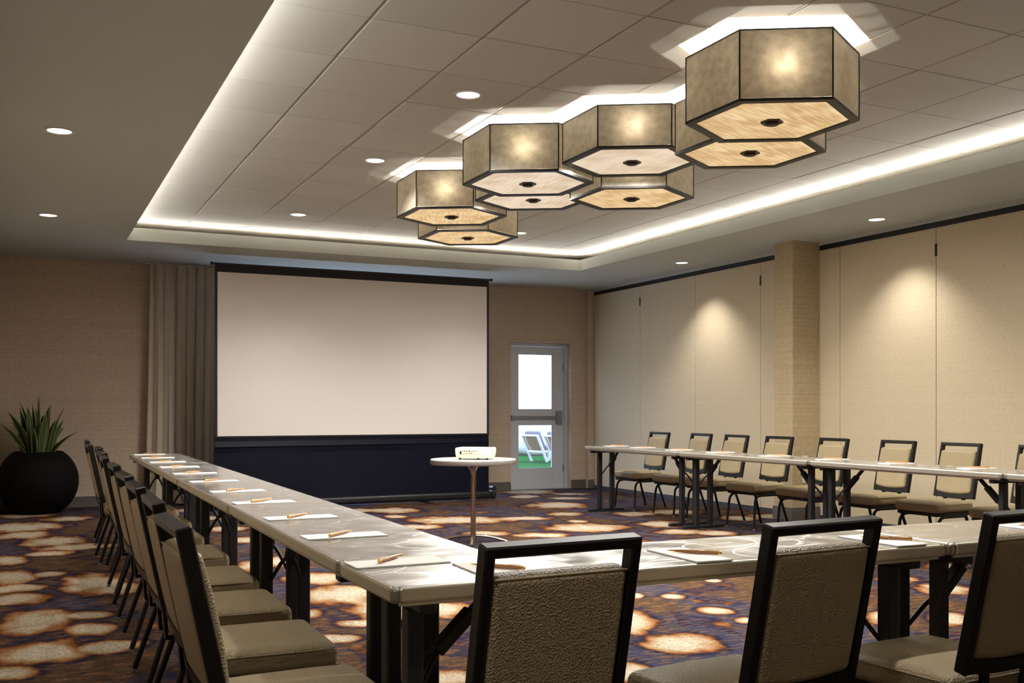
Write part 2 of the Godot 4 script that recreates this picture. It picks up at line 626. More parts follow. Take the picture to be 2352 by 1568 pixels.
func make_materials() -> void:
	var m := mat("soffit_paint", Color8(180, 182, 174), 0.9)
	m.normal_enabled = true
	m.normal_texture = noise_tex(256, 0.08, 3, 4, true, 1.0)
	m.normal_scale = 0.12
	triplanar(m, Vector3.ONE * 1.2)
	for k in 3:
		var s := [0, 3, -3]
		m = mat("ceiling_tile_%d" % k, Color8(197 + s[k], 196 + s[k], 187 + s[k]), 0.95)
		m.normal_enabled = true
		m.normal_texture = noise_tex(512, 0.22, 3, 14 + k, true, 2.5)
		m.normal_scale = 0.25
		triplanar(m, Vector3.ONE * 2.5)
	mat("grid_bar", Color8(176, 168, 154), 0.6)
	mat("ceiling_board", Color8(204, 198, 188), 0.95)
	mat("cove_white", Color8(228, 224, 216), 0.9)
	m = mat("wallcovering", Color.WHITE, 0.9)
	m.albedo_texture = ImageTexture.create_from_image(weave_image(512, Color8(190, 172, 152), 0.16, 0.75, 5))
	triplanar(m, Vector3.ONE * 1.1)
	m = mat("column_covering", Color.WHITE, 0.9)
	m.albedo_texture = ImageTexture.create_from_image(weave_image(512, Color8(180, 162, 130), 0.16, 0.7, 6))
	triplanar(m, Vector3.ONE * 1.1)
	m = mat("partition_fabric", Color.WHITE, 0.88)
	m.albedo_texture = ImageTexture.create_from_image(weave_image(512, Color8(202, 187, 158), 0.09, 0.5, 7))
	triplanar(m, Vector3.ONE * 1.6)
	mat("seam_metal", Color8(120, 96, 64), 0.5, 0.3)
	mat("black_metal", Color8(22, 21, 22), 0.45)
	mat("base_seal", Color8(58, 60, 68), 0.7)
	mat("baseboard", Color8(92, 86, 80), 0.6)
	m = mat("carpet", Color8(255, 255, 255), 0.96)
	m.albedo_texture = ImageTexture.create_from_image(carpet_image())
	m.metallic_specular = 0.15
	m.detail_enabled = true
	m.detail_albedo = ImageTexture.create_from_image(pile_image(512))
	m.detail_blend_mode = BaseMaterial3D.BLEND_MODE_MUL
	m.detail_uv_layer = BaseMaterial3D.DETAIL_UV_2
	mat("concrete", Color8(110, 108, 104), 0.9)
	# chairs
	m = mat("chair_vinyl", Color8(158, 142, 108), 0.42)
	m.normal_enabled = true
	m.normal_texture = noise_tex(512, 0.11, 2, 31, true, 6.0, FastNoiseLite.TYPE_CELLULAR)
	m.normal_scale = 1.1
	triplanar(m, Vector3.ONE * 3.6, false)
	m = mat("chair_frame", Color8(21, 18, 16), 0.42)
	m.metallic_specular = 0.38
	mat("glide", Color8(150, 146, 138), 0.35, 0.8)
	mat("piping", Color8(142, 127, 94), 0.45)
	# tables
	var swirl := swirl_image(1024, 12)
	m = mat("swirled_aluminium", Color.WHITE, 1.0, 0.82)
	m.albedo_texture = tint(swirl, Color8(172, 171, 168), Color8(255, 254, 250))
	m.roughness = 0.5
	m.roughness_texture = ImageTexture.create_from_image(swirl)
	m.roughness_texture_channel = BaseMaterial3D.TEXTURE_CHANNEL_RED
	triplanar(m, Vector3.ONE * 0.85)
	m = mat("edge_aluminium", Color8(196, 190, 176), 0.36, 0.8)
	m.normal_enabled = true
	m.normal_texture = noise_tex(256, 0.2, 2, 9, true, 2.0)
	m.normal_scale = 0.12
	triplanar(m, Vector3(2, 14, 2))
	mat("edge_cap", Color8(150, 145, 132), 0.42, 0.8)
	mat("table_leg", Color8(20, 21, 25), 0.5)
	mat("bracket_tan", Color8(150, 132, 100), 0.5, 0.2)
	mat("paper", Color8(244, 243, 240), 0.85)
	mat("paper_edge", Color8(214, 211, 204), 0.9)
	mat("pen_body", Color8(176, 124, 80), 0.35)
	mat("brass", Color8(222, 176, 84), 0.25, 0.95)
	mat("chrome", Color8(190, 176, 158), 0.14, 1.0)
	m = mat("round_top", Color8(196, 194, 188), 0.3, 0.5)
	mat("projector_white", Color8(226, 218, 200), 0.4)
	mat("projector_panel", Color8(212, 200, 182), 0.5)
	mat("port_black", Color8(30, 28, 28), 0.4)
	mat("port_grey", Color8(128, 120, 108), 0.5, 0.3)
	mat("jack_yellow", Color8(196, 160, 90), 0.4)
	mat("jack_red", Color8(160, 96, 80), 0.4)
	# screen
	mat("screen_white", Color8(232, 226, 222), 0.85)
	mat("screen_border", Color8(26, 24, 28), 0.7)
	m = mat("screen_skirt", Color8(10, 11, 28), 0.5)
	m.metallic_specular = 0.3
	m.normal_enabled = true
	m.normal_texture = noise_tex(256, 0.01, 2, 3, true, 4.0)
	m.normal_scale = 0.2
	triplanar(m, Vector3(0.5, 0.5, 0.5))
	mat("screen_case", Color8(24, 24, 28), 0.4)
	# curtain, plant
	m = mat("curtain", Color.WHITE, 0.85)
	m.albedo_texture = ImageTexture.create_from_image(weave_image(256, Color8(200, 188, 170), 0.08, 0.4, 15))
	triplanar(m, Vector3.ONE * 3.0)
	m.rim_enabled = true
	m.rim = 0.3
	m = mat("planter", Color8(9, 8, 8), 0.7)
	m.metallic_specular = 0.25
	m.normal_enabled = true
	m.normal_texture = noise_tex(256, 0.25, 3, 77, true, 5.0)
	m.normal_scale = 0.5
	triplanar(m, Vector3.ONE * 3.0)
	mat("soil", Color8(34, 26, 20), 0.95)
	for k in 3:
		m = mat("leaf_%d" % k, [Color8(52, 74, 34), Color8(40, 62, 34), Color8(72, 86, 42)][k], 0.5)
	mat("leaf_edge", Color8(142, 142, 78), 0.5)
	# pendants
	m = mat("mica_shade", Color.WHITE, 0.35)
	m.albedo_texture = ramp_tex(512, 0.02, 4, 61, [Color8(116, 110, 97), Color8(128, 122, 109), Color8(138, 132, 119)], [0.15, 0.5, 0.9])
	triplanar(m, Vector3.ONE * 1.4)
	m.backlight_enabled = true
	m.backlight = Color(0.43, 0.415, 0.385)
	mat("lamp_frame", Color8(14, 12, 11), 0.4, 0.2)
	mat("finial", Color8(64, 48, 36), 0.4, 0.5)
	for k in 3:
		m = mat("lamp_diffuser_%d" % k, Color8(226, 200, 160), 0.5)
		var g := grain_image(512, 512, Color8(206, 172, 120), Color8(246, 222, 174), 70 + k)
		if k == 1:
			g = grain_image(512, 512, Color8(214, 196, 168), Color8(244, 232, 210), 90)
		m.albedo_texture = g
		m.emission_enabled = true
		m.emission = Color.BLACK
		m.emission_texture = g
		m.emission_energy_multiplier = 0.48
	m = mat("lamp_bulb", Color8(255, 240, 214), 0.4)
	m.emission_enabled = true
	m.emission = Color8(255, 226, 186)
	m.emission_energy_multiplier = 1.5
	m = mat("downlight_lens", Color8(255, 250, 240), 0.4)
	m.emission_enabled = true
	m.emission = Color8(255, 246, 230)
	m.emission_energy_multiplier = 2.2
	mat("downlight_trim", Color8(206, 200, 190), 0.5)
	m = mat("cove_light_strip", Color8(255, 252, 246), 0.5)
	m.emission_enabled = true
	m.emission = Color8(255, 246, 232)
	m.emission_energy_multiplier = 3.0
	# door and outside
	mat("door_paint", Color8(196, 200, 208), 0.45)
	mat("door_frame", Color8(188, 192, 200), 0.45)
	mat("door_hardware", Color8(132, 136, 144), 0.35, 0.5)
	m = mat("pane_glass", Color(0.95, 0.97, 1.0, 0.06), 0.03)
	m.transparency = BaseMaterial3D.TRANSPARENCY_ALPHA
	m = mat("turf", Color.WHITE, 0.95)
	m.metallic_specular = 0.0
	m.albedo_texture = ramp_tex(256, 0.3, 2, 5, [Color8(14, 58, 24), Color8(24, 84, 36)], [0.2, 0.8])
	triplanar(m, Vector3.ONE * 1.0)
	mat("terrace_white", Color8(236, 236, 234), 0.9)
	mat("bounce_pale", Color8(206, 202, 196), 0.9)
	mat("terrace_grey", Color8(96, 94, 94), 0.9)
	mat("lounge_white", Color8(206, 206, 204), 0.6)
	mat("lounge_wood", Color8(150, 112, 78), 0.7)
	mat("lounge_cushion", Color8(92, 94, 104), 0.95)
	mat("plastic_white", Color8(226, 220, 206), 0.5)
	mat("slot_dark", Color8(60, 54, 48), 0.6)

# ---------------------------------------------------------------- the room
func top_mesh(called: String, st: SurfaceTool, m: Material, label: String, category: String, kind := "structure") -> MeshInstance3D:
	var o := MeshInstance3D.new()
	o.name = numbered(called)
	o.mesh = commit(st)
	o.set_surface_override_material(0, m)
	add_child(o)
	tag(o, label, category, "", kind)
	return o

func build_floor() -> void:
	var f := structure("floor", "patterned carpet floor with cream pools ringed in orange and navy", "floor")
	var st := mb()
	slab(st, LEFT - 0.3, RIGHT + 0.3, -0.2, -0.012, NEAR - 0.3, BACK + 0.25)
	part("subfloor", commit(st), M.concrete, f)
	st = mb()
	var u0 := LEFT
	var u1 := RIGHT + 0.1
	var w0 := NEAR
	var w1 := BACK + 0.1
	var c := [[u0, w0], [u1, w0], [u1, w1], [u0, w1]]
	for k in [[0, 2, 1], [0, 3, 2]]:
		for i in k:
			var p: Array = c[i]
			st.set_normal(Vector3.UP)
			st.set_uv(Vector2((p[0] - u0) / (u1 - u0), (p[1] - w0) / (w1 - w0)))
			st.set_uv2(Vector2(p[0] / 0.64, p[1] / 0.64))
			st.add_vertex(V(p[0], 0, p[1]))
	part("carpet", commit(st), M.carpet, f)

func build_walls() -> void:
	var st := mb()
	# back wall with the door opening
	slab(st, LEFT - 0.3, WIN_L, -0.01, 3.4, BACK, BACK + 0.25)
	slab(st, WIN_R, DOOR_L, -0.01, 3.4, BACK, BACK + 0.25)
	slab(st, WIN_L, WIN_R, -0.01, WIN_LOW, BACK, BACK + 0.25)
	slab(st, WIN_L, WIN_R, WIN_TOP, 3.4, BACK, BACK + 0.25)
	slab(st, DOOR_R, RIGHT + 0.3, -0.01, 3.4, BACK, BACK + 0.25)
	slab(st, DOOR_L, DOOR_R, DOOR_H, 3.4, BACK, BACK + 0.25)
	# the corner pier beside the folding partition
	slab(st, 7.575, RIGHT, -0.005, SOFFIT + 0.01, BACK - 0.07, BACK + 0.05)
	top_mesh("wall_back", st, M.wallcovering, "brown woven wallcovering on the wall behind the projection screen", "wall")
	st = mb()
	slab(st, LEFT - 0.25, LEFT, -0.01, 3.4, NEAR - 0.25, BACK + 0.25)
	top_mesh("wall_left", st, M.wallcovering, "brown woven wallcovering on the wall along the planter side", "wall")
	st = mb()
	slab(st, LEFT - 0.25, RIGHT + 0.3, -0.01, 3.4, NEAR - 0.25, NEAR)
	top_mesh("wall_near", st, M.wallcovering, "brown woven wallcovering on the wall facing the projection screen", "wall")
	# folding partition
	var r := structure("wall_right", "tan fabric folding partition of tall panels under a black track", "wall")
	st = mb()
	slab(st, RIGHT + 0.03, RIGHT + 0.28, -0.01, 3.4, NEAR - 0.25, BACK + 0.25)
	part("backing", commit(st), M.seam_metal, r)
	var seams := [BACK - 0.07, 11.898, 10.617, 9.352, 8.087, 6.847, 5.59, 4.33, 3.07, 1.81, 0.55, NEAR]
	for i in seams.size() - 1:
		st = mb()
		slab(st, RIGHT, RIGHT + 0.03, 0.045, 2.866, seams[i + 1] + 0.003, seams[i] - 0.003, 0.0015)
		part("panel", commit(st), M.partition_fabric, r)
	for i in [1, 3, 5, 7, 9]:
		st = mb()
		slab(st, RIGHT - 0.006, RIGHT + 0.01, 2.60, 2.715, seams[i] - 0.013, seams[i] + 0.013, 0.002)
		part("hinge_cover", commit(st), M.black_metal, r)
	for i in seams.size() - 1:
		st = mb()
		slab(st, RIGHT + 0.004, RIGHT + 0.03, 0.0, 0.045, seams[i + 1] + 0.002, seams[i] - 0.002)
		part("floor_seal", commit(st), M.base_seal, r)
	st = mb()
	slab(st, RIGHT - 0.004, RIGHT + 0.03, 2.866, 2.918, NEAR, BACK - 0.07)
	part("track", commit(st), M.black_metal, r)
	st = mb()
	slab(st, RIGHT - 0.012, RIGHT + 0.03, 2.918, SOFFIT + 0.005, NEAR, BACK - 0.07)
	part("track_trim", commit(st), M.soffit_paint, r)
	# column
	var col := structure("column", "square column in tan woven covering standing against the folding partition", "column")
	st = mb()
	slab(st, 7.31, RIGHT, 0.0, SOFFIT + 0.005, 8.385, 8.675, 0.003)
	part("shaft", commit(st), M.column_covering, col)
	for e in [[7.295, RIGHT, 8.372, 8.372 + 0.013], [7.295, RIGHT, 8.675, 8.688], [7.295, 7.31, 8.385, 8.675]]:
		st = mb()
		slab(st, e[0], e[1], 0.0, 0.105, e[2], e[3], 0.002)
		slab(st, e[0] + 0.006 * float(e[1] - e[0] < 0.1), e[1], 0.105, 0.135, e[2] + 0.005 * float(e[3] < 8.4), e[3] - 0.005 * float(e[3] > 8.68), 0.002)
		part("baseboard", commit(st), M.baseboard, col)
	# baseboards on the back and left walls
	var bb := structure("baseboard_back", "grey stepped baseboard along the wall behind the screen", "baseboard")
	for e in [[LEFT, DOOR_L - 0.0, BACK], [DOOR_R, 7.575, BACK], [7.575, RIGHT, BACK - 0.07]]:
		st = mb()
		slab(st, e[0], e[1], 0.0, 0.075, e[2] - 0.018, e[2], 0.003)
		slab(st, e[0], e[1], 0.075, 0.11, e[2] - 0.012, e[2], 0.003)
		slab(st, e[0], e[1], 0.11, 0.13, e[2] - 0.007, e[2], 0.003)
		part("board", commit(st), M.baseboard, bb)
	st = mb()
	slab(st, LEFT, LEFT + 0.018, 0.0, 0.075, NEAR, BACK - 0.018, 0.003)
	slab(st, LEFT, LEFT + 0.012, 0.075, 0.13, NEAR, BACK - 0.018, 0.003)
	top_mesh("baseboard_left", st, M.baseboard, "grey stepped baseboard along the planter side wall", "baseboard")

func build_ceiling() -> void:
	var c := structure("ceiling", "coffered ceiling of square acoustic tiles above a plain lowered border", "ceiling")
	var st := mb()
	slab(st, LEFT - 0.25, RIGHT + 0.3, CEIL + 0.022, CEIL + 0.25, NEAR - 0.25, BACK + 0.25)
	part("deck", commit(st), M.slot_dark, c)
	var rows0 := -7
	var rows1 := 10
	var u_end := GRID_U + 9 * TILE
	var w_start := GRID_W + rows0 * TILE
	var w_end := GRID_W + rows1 * TILE
	# plain board round the tiles, over the cove
	st = mb()
	slab(st, LEFT - 0.1, GRID_U, CEIL, CEIL + 0.022, NEAR - 0.1, BACK + 0.1)
	slab(st, u_end, RIGHT + 0.1, CEIL, CEIL + 0.022, NEAR - 0.1, BACK + 0.1)
	slab(st, GRID_U, u_end, CEIL, CEIL + 0.022, w_end, BACK + 0.1)
	slab(st, GRID_U, u_end, CEIL, CEIL + 0.022, NEAR - 0.1, w_start)
	part("border_board", commit(st), M.ceiling_board, c)
	# tiles
	var tile := box_mesh(Vector3(TILE - 0.016, 0.018, TILE - 0.007), 0.0025)
	rng.seed = 4
	for j in range(rows0, rows1):
		for i in 9:
			var p := V(GRID_U + (i + 0.5) * TILE, CEIL + 0.009 + rng.randf_range(0, 0.0022), GRID_W + (j + 0.5) * TILE)
			part("tile", tile, M["ceiling_tile_%d" % rng.randi_range(0, 2)], c, p)
	# bars between them
	for i in range(0, 10):
		st = mb()
		slab(st, GRID_U + i * TILE - 0.0045, GRID_U + i * TILE + 0.0045, CEIL + 0.003, CEIL + 0.018, w_start, w_end)
		part("runner", commit(st), M.grid_bar, c)
	# lowered border, its upstand and the cove ledge
	var t := 0.02
	st = mb()
	slab(st, LEFT - 0.1, TRAY_L - t, SOFFIT, SOFFIT + 0.025, NEAR - 0.1, BACK + 0.1)
	slab(st, TRAY_R + t, RIGHT + 0.1, SOFFIT, SOFFIT + 0.025, NEAR - 0.1, BACK + 0.1)
	slab(st, TRAY_L - t, TRAY_R + t, SOFFIT, SOFFIT + 0.025, TRAY_B + t, BACK + 0.1)
	slab(st, TRAY_L - t, TRAY_R + t, SOFFIT, SOFFIT + 0.025, NEAR - 0.1, TRAY_N - t)
	part("soffit", commit(st), M.soffit_paint, c)
	for e in [[TRAY_L - t, TRAY_L, TRAY_N - t, TRAY_B + t], [TRAY_R, TRAY_R + t, TRAY_N - t, TRAY_B + t], [TRAY_L, TRAY_R, TRAY_B, TRAY_B + t], [TRAY_L, TRAY_R, TRAY_N - t, TRAY_N]]:
		st = mb()
		slab(st, e[0], e[1], SOFFIT, LIP, e[2], e[3])
		part("upstand", commit(st), M.soffit_paint, c)
	var g := 0.2
	for e in [[TRAY_L - t - g, TRAY_L - t, TRAY_N - t - g, TRAY_B + t + g], [TRAY_R + t, TRAY_R + t + g, TRAY_N - t - g, TRAY_B + t + g], [TRAY_L - t, TRAY_R + t, TRAY_B + t, TRAY_B + t + g], [TRAY_L - t, TRAY_R + t, TRAY_N - t - g, TRAY_N - t]]:
		st = mb()
		slab(st, e[0], e[1], 3.055, 3.07, e[2], e[3])
		part("cove_ledge", commit(st), M.cove_white, c)

func cove_light(called_side: String, a: Vector3, b: Vector3, inward: Vector3, energy: float) -> void:
	var o := thing("cove_light", "long white light strip hidden in the ceiling cove %s" % called_side, "cove light", (a + b) / 2, 0.0, "ceiling cove light strips")
	var along := (b - a).normalized()
	var st := mb()
	bar(st, a - o.position, b - o.position, 0.02, 0.008, 0.001)
	part("light_strip", commit(st), M.cove_light_strip, o)
	var l := AreaLight3D.new()
	l.name = "strip_glow"
	l.area_size = Vector2(a.distance_to(b), 0.02)
	l.light_energy = energy
	l.light_color = Color8(255, 249, 243)
	l.area_range = 20.0
	l.area_attenuation = 2.0
	l.shadow_enabled = true
	o.add_child(l)
	var out := (Vector3.UP * 0.6 + inward).normalized()
	l.transform = Transform3D(Basis(along, (-out).cross(along), -out), Vector3.UP * 0.006)

func downlight(at: Vector3, label: String, energy: float, group: String) -> void:
	var o := thing("downlight", label, "downlight", at, 0.0, group)
	var st := mb()
	lathe(st, [Vector2(0.079, 0.004), Vector2(0.09, 0.0), Vector2(0.09, -0.004), Vector2(0.077, -0.006), Vector2(0.072, -0.002), Vector2(0.072, 0.004)], 32)
	part("trim_ring", commit(st), M.downlight_trim, o)
	st = mb()
	lathe(st, [Vector2(0.0, -0.0015), Vector2(0.073, -0.0015)], 32)
	lathe(st, [Vector2(0.073, -0.0015), Vector2(0.0, -0.0005)], 32)
	part("light_lens", commit(st), M.downlight_lens, o)
	var l := SpotLight3D.new()
	l.name = "beam"
	l.light_energy = energy
	l.light_color = Color8(255, 249, 241)
	l.spot_range = 20.0
	l.spot_attenuation = 2.0
	l.spot_angle = 52.0 if at.y < 3.0 else 66.0
	l.spot_angle_attenuation = 0.75 if at.y < 3.0 else 1.0
	l.light_size = 0.05
	l.shadow_enabled = true
	o.add_child(l)
	l.position = Vector3(0, -0.02, 0)
	l.rotation.x = -PI / 2

func hexagon(r: float) -> PackedVector2Array:
	var p := PackedVector2Array()
	for k in 6:
		p.append(Vector2(cos(PI / 6 + k * PI / 3), sin(PI / 6 + k * PI / 3)) * r)
	return p

func hex_ring(st: SurfaceTool, r0: float, r1: float, y0: float, y1: float) -> void:
	var a := hexagon(r0)
	var b := hexagon(r1)
	for k in 6:
		var j := (k + 1) % 6
		var A := Vector3(a[k].x, 0, a[k].y)
		var B := Vector3(a[j].x, 0, a[j].y)
		var C := Vector3(b[j].x, 0, b[j].y)
		var D := Vector3(b[k].x, 0, b[k].y)
		var lo := Vector3.UP * y0
		var hi := Vector3.UP * y1
		var n := (A + B).normalized()
		quad(st, A + lo, B + lo, C + lo, D + lo, Vector3.DOWN)
		quad(st, A + hi, B + hi, C + hi, D + hi, Vector3.UP)
		quad(st, D + lo, C + lo, C + hi, D + hi, n)
		quad(st, A + lo, B + lo, B + hi, A + hi, -n)

func pendant(at: Vector3, tall: float, grain: int, turn: float, label: String) -> void:
	var R := 0.472
	var o := thing("pendant_lamp", label, "lamp", at, 0.0, "hexagonal pendant lamps")
	var hx := hexagon(R - 0.004)
	var inner := 2.0 * (R - 0.004) * 0.5
	for k in 6:
		var mid := (hx[k] + hx[(k + 1) % 6]) / 2
		var n := Vector3(mid.x, 0, mid.y).normalized()
		var b := Basis(Vector3.UP.cross(n), Vector3.UP, n)
		var sp := mb()
		var hw := (inner - 0.002) / 2
		var hh := (tall - 0.004) / 2
		quad(sp, Vector3(-hw, -hh, 0), Vector3(hw, -hh, 0), Vector3(hw, hh, 0), Vector3(-hw, hh, 0), Vector3(0, 0, 1))
		part("shade_panel", commit(sp), M.mica_shade, o, Vector3(mid.x, tall / 2, mid.y) - n * 0.002, b)
	for k in 6:
		var st := mb()
		bbox(st, Transform3D(Basis(Vector3.UP, -PI / 6 - k * PI / 3), Vector3(hx[k].x, tall / 2, hx[k].y)), Vector3(0.006, tall, 0.009), 0.0015)
		part("corner_strip", commit(st), M.lamp_frame, o)
	var st2 := mb()
	hex_ring(st2, R - 0.052, R, -0.014, 0.0)
	part("bottom_frame", commit(st2), M.lamp_frame, o)
	st2 = mb()
	hex_ring(st2, R - 0.014, R - 0.001, tall - 0.006, tall)
	part("top_rim", commit(st2), M.lamp_frame, o)
	# wood-veneer diffuser
	st2 = mb()
	var poly := hexagon(R - 0.04)
	for s in [[-0.004, Vector3.DOWN], [0.0, Vector3.UP]]:
		for k in 6:
			var a := poly[k]
			var c := poly[(k + 1) % 6]
			tri(st2, Vector3(0, s[0], 0), Vector3(a.x, s[0], a.y), Vector3(c.x, s[0], c.y), s[1], s[1], s[1], Vector2(0.5, 0.5), a.rotated(turn) + Vector2(0.5, 0.5), c.rotated(turn) + Vector2(0.5, 0.5))
	part("light_diffuser", commit(st2), M["lamp_diffuser_%d" % grain], o)
	st2 = mb()
	lathe(st2, [Vector2(0.0, -0.028), Vector2(0.034, -0.028), Vector2(0.036, -0.026), Vector2(0.036, -0.016)], 20)
	plate(st2, Transform3D(Basis(Vector3.RIGHT, PI / 2), Vector3(0, -0.012, 0)), hexagon(0.062), 0.01)
	part("finial", commit(st2), M.finial, o)
	st2 = mb()
	for k in 3:
		var p := hexagon(R * 0.45)[k * 2]
		tube(st2, [Vector3(0, tall * 0.6, 0), Vector3(p.x, CEIL - at.y, p.y)], 0.004, 8)
	tube(st2, [Vector3(0, -0.006, 0), Vector3(0, tall * 0.62, 0)], 0.008, 8)
	part("hanger_rods", commit(st2), M.lamp_frame, o)
	var glow := AreaLight3D.new()
	glow.name = "diffuser_glow"
	glow.area_size = Vector2(0.62, 0.62)
	glow.light_energy = DIFFUSER
	glow.light_color = Color8(255, 250, 242)
	glow.area_range = 20.0
	glow.area_attenuation = 2.0
	glow.shadow_enabled = true
	o.add_child(glow)
	glow.transform = Transform3D(Basis(Vector3.RIGHT, -PI / 2), Vector3(0, -0.032, 0))
	for k in 3:
		var a := deg_to_rad(120.0) + k * TAU / 3.0
		var p := Vector3(cos(a) * 0.315, tall * 0.5, sin(a) * 0.315)
		st2 = mb()
		lathe(st2, [Vector2(0.0, -0.032), Vector2(0.018, -0.026), Vector2(0.027, -0.01), Vector2(0.027, 0.006), Vector2(0.016, 0.028), Vector2(0.012, 0.045), Vector2(0.0, 0.045)], 14)
		part("light_bulb", commit(st2), M.lamp_bulb, o, p)
		var l := OmniLight3D.new()
		l.name = "bulb_glow"
		l.light_energy = BULB
		l.light_color = Color8(255, 246, 234)
		l.omni_range = 20.0
		l.omni_attenuation = 2.0
		l.light_size = 0.01
		l.shadow_enabled = true
		o.add_child(l, true)
		l.position = p

# ---------------------------------------------------------------- furniture
func make_chair() -> Node3D:
	var o := Node3D.new()
	var st := mb()
	rbox(st, Transform3D(Basis.IDENTITY, Vector3(0, 0.4075, -0.005)), Vector3(0.43, 0.082, 0.43), 0.032, 8, func(p: Vector3) -> Vector3:
		var e := (1.0 - pow(p.x / 0.215, 4.0)) * (1.0 - pow(p.z / 0.215, 4.0))
		if p.y > 0.0: p.y += 0.009 * e
		p.x *= 1.0 - 0.06 * (p.z + 0.215) / 0.43
		return p)
	var seat := part("seat", commit(st), M.chair_vinyl, o)
	st = mb()
	var loop := []
	for k in 33:
		var a := TAU * k / 32.0
		var sx := signf(cos(a)) * pow(absf(cos(a)), 0.22) * 0.213
		var sz := signf(sin(a)) * pow(absf(sin(a)), 0.22) * 0.213
		loop.append(Vector3(sx * (1.0 - 0.06 * (sz + 0.215) / 0.43), 0.4305, sz - 0.005))
	tube(st, loop, 0.0028, 5, 1.0, false)
	part("seam_piping", commit(st), M.piping, seat)
	part("seat_frame", box_mesh(Vector3(0.39, 0.026, 0.39), 0.004, Vector3(0, 0.354, -0.005)), M.chair_frame, o)
	for s in [-1.0, 1.0]:
		st = mb()
		tube(st, bend([Vector3(0.182 * s, 0.336, 0.13), Vector3(0.186 * s, 0.336, -0.172), Vector3(0.203 * s, 0.02, -0.200)], 0.075), 0.0125, 10)
		var leg := part("leg", commit(st), M.chair_frame, o)
		st = mb()
		lathe(st, [Vector2(0.0, 0.0), Vector2(0.012, 0.0), Vector2(0.013, 0.004), Vector2(0.010, 0.02), Vector2(0.0, 0.02)], 12, Vector3(0.203 * s, 0, -0.200))
		part("glide", commit(st), M.glide, leg)
		st = mb()
		tube(st, [Vector3(0.178 * s, 0.345, 0.135), Vector3(0.204 * s, 0.018, 0.245)], 0.0125, 10)
		leg = part("leg", commit(st), M.chair_frame, o)
		st = mb()
		lathe(st, [Vector2(0.0, 0.0), Vector2(0.012, 0.0), Vector2(0.013, 0.004), Vector2(0.010, 0.02), Vector2(0.0, 0.02)], 12, Vector3(0.205 * s, 0, 0.246))
		part("glide", commit(st), M.glide, leg)
	# back: a reclined frame, x across, y up the recline, z towards the rear
	var lean := atan2(0.092, 0.438)
	var tilt := Basis(Vector3.RIGHT, lean)
	var t := Transform3D(tilt, Vector3(0, 0.462, 0.219))
	var wd := 0.191
	var tall := 0.4475
	st = mb()
	for s in [-1.0, 1.0]:
		bbox(st, t * Transform3D(Basis.IDENTITY, Vector3(s * (wd - 0.0125), tall / 2, 0)), Vector3(0.025, tall, 0.038), 0.004)
	bbox(st, t * Transform3D(Basis.IDENTITY, Vector3(0, tall - 0.0125, 0)), Vector3(2 * wd - 0.03, 0.025, 0.038), 0.004)
	var low := PackedVector2Array()
	for k in 13:
		var x := (k / 6.0 - 1.0) * (wd - 0.02)
		low.append(Vector2(x, 0.006 - 0.012 * (1.0 - pow(x / wd, 2.0))))
	for k in 13:
		var x := (1.0 - k / 6.0) * (wd - 0.02)
		low.append(Vector2(x, 0.052 - 0.022 * (1.0 - pow(x / wd, 2.0))))
	plate(st, t, low, 0.036)
	part("back_frame", commit(st), M.chair_frame, o)
	st = mb()
	var pad_h := tall - 0.112
	rbox(st, t * Transform3D(Basis.IDENTITY, Vector3(0, 0.046 + pad_h / 2, -0.007)), Vector3(2 * wd - 0.052, pad_h, 0.05), 0.02, 8, func(p: Vector3) -> Vector3:
		if p.y < 0.0: p.y -= 0.02 * (1.0 - pow(p.x / wd, 2.0)) * (-p.y / (pad_h / 2))
		if p.z < 0.0: p.z -= 0.008 * (1.0 - pow(p.y / (pad_h / 2), 2.0))
		if p.z > 0.0: p.z += 0.004 * (1.0 - pow(p.y / (pad_h / 2), 4.0)) * (1.0 - pow(p.x / wd, 4.0))
		return p)
	var pad := part("backrest", commit(st), M.chair_vinyl, o)
	st = mb()
	tube(st, [t * Vector3(-wd + 0.03, tall - 0.072, 0.014), t * Vector3(wd - 0.03, tall - 0.072, 0.014)], 0.003, 6)
	part("seam_piping", commit(st), M.piping, pad)
	for s in [-1.0, 1.0]:
		st = mb()
		bar(st, Vector3(0.088 * s, 0.347, 0.15), Vector3(0.088 * s, 0.349, 0.214), 0.034, 0.012, 0.002)
		bar(st, Vector3(0.088 * s, 0.343, 0.212), t * Vector3(0.088 * s, 0.02, 0.0), 0.034, 0.012, 0.002, Vector3.BACK)
		part("back_bracket", commit(st), M.chair_frame, o)
	return o

